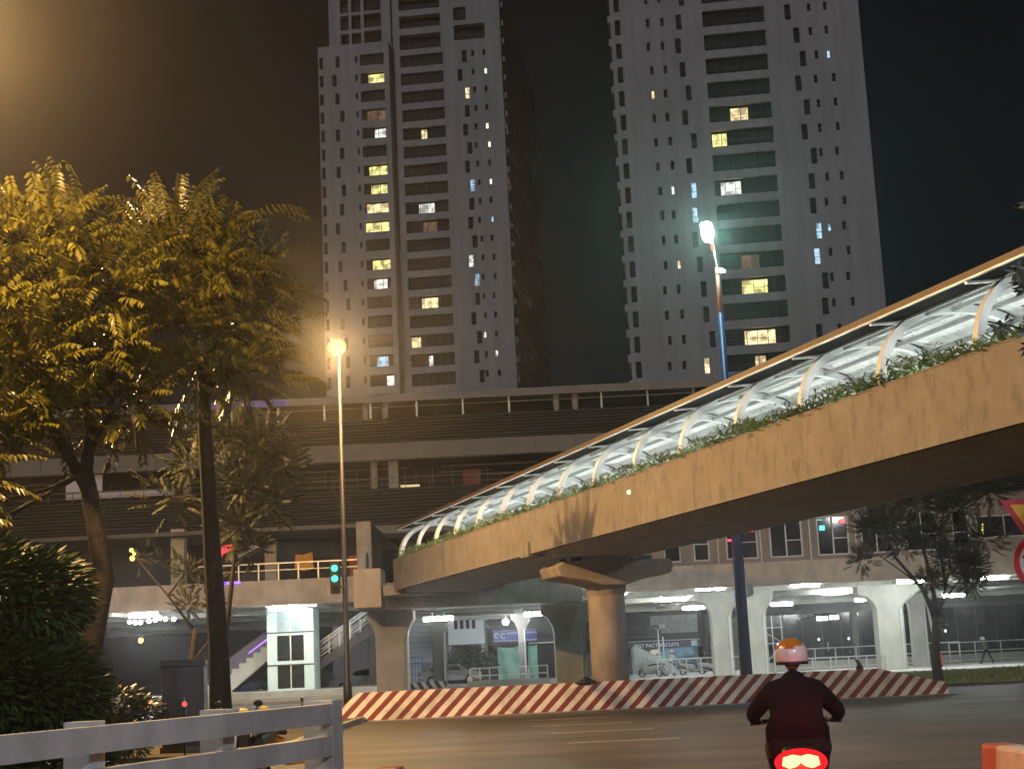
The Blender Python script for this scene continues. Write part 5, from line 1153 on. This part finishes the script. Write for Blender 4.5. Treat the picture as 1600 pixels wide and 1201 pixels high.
def extraA(mb, B, rg):
    for bx, bz, dx, dz in ((-8.05, 9.75, -.7, .55), (-6.95, 9.95, -.1, .9), (-6.9, 9.7, .35, .8), (-8.6, 9.5, .2, .9), (-9.3, 9.4, .3, .8), (-6.6, 9.3, .6, .7), (-7.3, 9.9, -.5, .8)):
        for q in range(7): frond(mb, Vector((bx + rg.uniform(-.15, .15), 23.6 + rg.uniform(-.4, .4), bz - .95 + rg.uniform(-.15, .1))) - B, (dx, rg.uniform(-.3, .3), dz), 1.0, rg, droop=1.7, ll=.17)
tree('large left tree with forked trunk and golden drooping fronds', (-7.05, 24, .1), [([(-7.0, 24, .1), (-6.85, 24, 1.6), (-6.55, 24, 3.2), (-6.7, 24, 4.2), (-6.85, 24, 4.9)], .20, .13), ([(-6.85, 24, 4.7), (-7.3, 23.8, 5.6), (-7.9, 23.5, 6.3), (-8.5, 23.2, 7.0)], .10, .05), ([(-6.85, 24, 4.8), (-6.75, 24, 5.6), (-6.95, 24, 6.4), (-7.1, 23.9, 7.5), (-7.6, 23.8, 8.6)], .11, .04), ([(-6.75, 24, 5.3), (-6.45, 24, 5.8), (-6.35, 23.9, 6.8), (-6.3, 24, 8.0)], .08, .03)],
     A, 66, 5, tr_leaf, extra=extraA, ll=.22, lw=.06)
Bc = [((-5.9, 26.5, 9.3), .6, 1), ((-5.2, 26.6, 9.1), .6, .9), ((-6.2, 26.4, 8.9), .7, 1), ((-5.4, 26.4, 8.7), .8, 1.2), ((-4.7, 26.8, 8.7), .6, .8), ((-5.9, 26.4, 7.8), .7, 1), ((-5.1, 26.6, 7.8), .7, 1), ((-4.4, 26.9, 7.9), .5, .6), ((-4.9, 26.9, 7.1), .55, .6), ((-5.7, 26.6, 6.9), .55, .6)]
def extraB(mb, B, rg):
    for bx, bz, dx, dz, L_ in ((-4.85, 9.5, .75, .75, 1.35), (-4.9, 8.95, .9, .15, 1.1), (-4.5, 8.45, 1, .12, 1.5), (-4.5, 8.0, 1, .0, 1.3), (-6.3, 9.75, .0, 1, .7), (-5.7, 9.9, .35, .8, .9), (-4.1, 6.75, .6, .1, .9), (-4.4, 7.4, .9, .0, 1.0)):
        for q in range(5): frond(mb, Vector((bx + rg.uniform(-.1, .1), 26.4 + rg.uniform(-.3, .3), bz + rg.uniform(-.12, .1))) - B, (dx, rg.uniform(-.2, .2), dz), L_, rg, droop=1.1, ll=.19)
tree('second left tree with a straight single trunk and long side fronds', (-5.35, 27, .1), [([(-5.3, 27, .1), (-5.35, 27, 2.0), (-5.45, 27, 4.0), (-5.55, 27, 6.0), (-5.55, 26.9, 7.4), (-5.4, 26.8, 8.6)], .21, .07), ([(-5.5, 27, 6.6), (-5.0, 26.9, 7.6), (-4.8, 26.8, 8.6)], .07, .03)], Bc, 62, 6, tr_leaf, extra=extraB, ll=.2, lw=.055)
Cc = [((-7.6, 40, 7.9), .8, .8), ((-6.8, 40, 7.6), .8, 1), ((-6.2, 40, 7.0), .6, .8), ((-7.2, 40, 6.7), .8, .9), ((-6.6, 40, 6.1), .6, .6), ((-7.3, 40, 5.5), .6, .5), ((-7.0, 40, 4.9), .4, .3), ((-8.6, 40, 7.2), .7, .35), ((-9.1, 40, 6.3), .7, .25)]
tree('dim slender tree with a loose crown behind the second trunk', (-7.7, 40, .1), [([(-7.7, 40, .1), (-7.75, 40, 2.5), (-7.5, 40, 4.5), (-7.2, 40, 6.4)], .09, .04)], Cc, 150, 8, tr_leaf_c, (.35, .7), ll=.14, lw=.045)
Dc = [((-9.9, 45, 4.7), .55, .6), ((-9.3, 45, 4.3), .5, .7), ((-9.8, 45, 3.7), .45, .5), ((-9.0, 45, 3.6), .35, .4), ((-10.5, 45, 4.9), .4, .12), ((-11.2, 45, 5.2), .5, .10)]
tree('small half bare tree behind the utility cabinet', (-9.7, 45, .1), [([(-9.7, 45, .1), (-9.75, 45, 1.8), (-9.6, 45, 3.0)], .12, .07), ([(-9.6, 45, 2.9), (-10.4, 45, 4.0), (-11.3, 45, 5.1)], .05, .015), ([(-9.7, 45, 2.0), (-9.2, 45, 2.6), (-8.9, 45, 3.4)], .06, .02)], Dc, 70, 9, tr_leaf_c, (.2, .4), ll=.10, lw=.035)
Rc = [((12.9, 58, 4.8), .5, .15), ((14.0, 58, 6.2), .9, .45), ((15.2, 58, 6.9), 1.0, .6), ((16.6, 58, 6.6), .9, .4), ((14.6, 58, 5.4), .7, .25), ((16.2, 58, 4.7), .7, .35), ((16.9, 58, 4.4), .7, .4), ((17.0, 58, 3.8), .5, .25), ((17.6, 58, 5.4), .9, .3), ((15.6, 58, 5.6), .9, .3), ((13.4, 58, 6.0), .8, .25), ((13.2, 58, 7.2), .8, .3), ((17.9, 58, 7.3), 1., .5), ((16.5, 58, 7.8), 1., .4), ((15.4, 58, 3.9), .4, .2)]
tree('small sparse tree with many upright branches on the right median', (15.45, 58, .08), [([(15.4, 58, .08), (15.35, 58, 1.0), (15.55, 58, 2.6)], .20, .15), ([(15.5, 58, 2.5), (15.1, 58, 3.6), (14.2, 58, 4.8), (13.9, 58, 6.0)], .10, .03), ([(15.55, 58, 2.5), (15.5, 58, 4.0), (15.2, 58, 5.4), (15.1, 58, 6.8)], .09, .03), ([(15.6, 58, 2.6), (16.0, 58, 3.6), (15.9, 58, 5.0), (16.2, 58, 6.6)], .08, .03), ([(15.3, 58, 3.4), (14.6, 58, 4.1), (13.6, 58, 4.9), (12.8, 58, 4.9)], .04, .012), ([(15.6, 58, 2.7), (16.3, 58, 3.6), (16.9, 58, 4.2)], .05, .02)],
     Rc, 620, 12, mat('median_tree_leaves', (.04, .042, .022), .6, 0, .4, 1.), (.22, .5), ll=.10, lw=.032, twigs=90)
# near tree reaching in from the right edge
lb = mat('broad_leaves', (.055, .06, .028), .35, 0, .4, 5, spec=.6)
def palm_cluster(mb, c, rg, n=8, L_=.12, w_=.03):
    c = Vector(c)
    for i in range(n):
        a = 2 * math.pi * i / n + rg.uniform(-.2, .2); d = Vector((math.cos(a), rg.uniform(-.5, .5), math.sin(a) * .7 - .35)).normalized(); s = d.cross(Vector((0, -1, .2))).normalized()
        i0 = len(mb.v); m_ = c + d * L_ * .55; mb.v += [tuple(c), tuple(m_ + s * w_ / 2), tuple(c + d * L_), tuple(m_ - s * w_ / 2)]; mb.f.append((i0, i0 + 1, i0 + 2, i0 + 3)); mb.m.append(0)
nt_ = thing('tree', 'near tree outside the right edge reaching in with broad leafed twigs', 'tree', (6.6, 12, 0)); rg = random.Random(21)
tk = MB(); limb(tk, [(0, 0, 0), (.05, 0, 2), (.0, 0, 4), (.1, .2, 6)], .16, .08, 10); part('trunk', tk, bark, nt_, True)
br = MB(); lf_ = MB()
for (p, q, cl) in (((0, 0, 3.2), (-2.75, 0, 4.15), 10), ((0, 0, 3.6), (-2.55, 0, 4.6), 12), ((0, 0, 4.2), (-2.45, 0, 5.1), 7), ((0, 0, 3.4), (-2.45, 0, 4.42), 8), ((0, 0, 2.9), (-2.45, .2, 3.35), 5)):
    w_ = wander(p, q, 6, .05, rg); limb(br, w_, .03, .006, 6)
    for i in range(cl):
        t_ = rg.uniform(.72, 1) if i < cl - 3 else rg.uniform(.4, .8); b0 = w_[-1].lerp(w_[-3], (1 - t_) * 2); palm_cluster(lf_, b0 + Vector((rg.uniform(-.06, .06), rg.uniform(-.1, .1), rg.uniform(-.08, .04))), rg, 8, rg.uniform(.09, .14))
for i in range(260): palm_cluster(lf_, (max(-1.3, rg.gauss(.4, .7)), rg.gauss(0, .8), rg.gauss(5.4, .7)), rg, 8, .16, .04)
stuff(part('branches', br, bark, nt_)); part('crown', lf_, lb, nt_, fix=False)
# shrubs
def shrub(label, loc, blobs, n, seed, m, L_=.12, w_=.045, group=None):
    rg = random.Random(seed); t = thing('shrub', label, 'shrub', loc, 0, group); mb = MB()
    for c, r, wgt in blobs:
        for i in range(int(n * wgt)):
            a = Vector((rg.gauss(0, 1), rg.gauss(0, 1), rg.gauss(0, 1))).normalized(); p = Vector(c) + Vector((a.x * r[0], a.y * r[1], a.z * r[2])) * rg.uniform(.55, 1.05)
            d = (a + Vector((.5, 0, -.35)) + Vector((rg.uniform(-.5, .5),) * 3)).normalized(); s = d.cross(Vector((rg.uniform(-1, 1), rg.uniform(-1, 1), 1))).normalized(); i0 = len(mb.v)
            l = L_ * rg.uniform(.7, 1.3); m_ = p + d * l * .5; mb.v += [tuple(p), tuple(m_ + s * w_ / 2), tuple(p + d * l), tuple(m_ - s * w_ / 2)]; mb.f.append((i0, i0 + 1, i0 + 2, i0 + 3)); mb.m.append(0)
    part('foliage', mb, m, t, fix=False); st_ = MB()
    for c, r, wgt in blobs: limb(st_, wander((c[0] * .3, c[1] * .3, 0), c, 3, .05, rg), .04, .015, 6)
    part('stems', st_, bark, t); return t
shrub('tall dark green shrub filling the lower left corner', (-5.8, 17, 0), [((-.2, 0, 1.7), (.9, .8, .7), 1.2), ((.55, .1, 1.5), (.6, .6, .6), .9), ((-.3, 0, 2.7), (.8, .8, .6), 1.), ((.35, .2, 2.6), (.6, .6, .5), .7), ((-.4, 0, .8), (1.1, .9, .7), 1.), ((-.9, 0, 3.3), (.6, .6, .5), .5), ((.6, .3, .7), (.6, .6, .6), .7)], 4200, 31, tr_leaf_dk, .15, .05)
shrub('low shrub with bright leaf tips between the two left trunks', (-8.1, 30, .1), [((0, 0, 1.0), (.75, .6, .45), 1), ((.6, 0, .8), (.5, .5, .4), .6), ((-.5, 0, 1.4), (.5, .5, .35), .5), ((0, 0, .4), (.9, .6, .4), .8)], 2000, 32, mat('low_shrub_leaves', (.07, .085, .03), .35, 0, .4, 1.5, spec=.6), .13, .045)
shrub('dark rounded bush in front of the grey shop below the billboard', (-4.1, 114, .14), [((0, 0, 1.5), (1.9, 1., 1.1), 1), ((.6, 0, 1.0), (1.5, 1., .9), .8), ((-.8, 0, .8), (1.2, .8, .8), .7)], 2200, 33, mat('far_bush_leaves', (.035, .05, .03), .6, 0, .4, 1), .26, .12)
# ================================================================ haze: thin volume added so the lamps spread a glow
hz = bpy.data.materials.new('night_haze'); hz.use_nodes = True; n_ = hz.node_tree; n_.nodes.clear(); oo = n_.nodes.new('ShaderNodeOutputMaterial'); pv = n_.nodes.new('ShaderNodeVolumePrincipled')
pv.inputs['Color'].default_value = (.9, .9, .92, 1); pv.inputs['Density'].default_value = HAZE; pv.inputs['Anisotropy'].default_value = .90; n_.links.new(pv.outputs[0], oo.inputs['Volume'])
ho = part('haze', MB().box(-140, 160, -45, 310, -1.2, 132), hz, None); ho['kind'] = 'stuff'; ho['label'] = 'thin haze added to the street for glow around the lamps'; ho['category'] = 'haze'
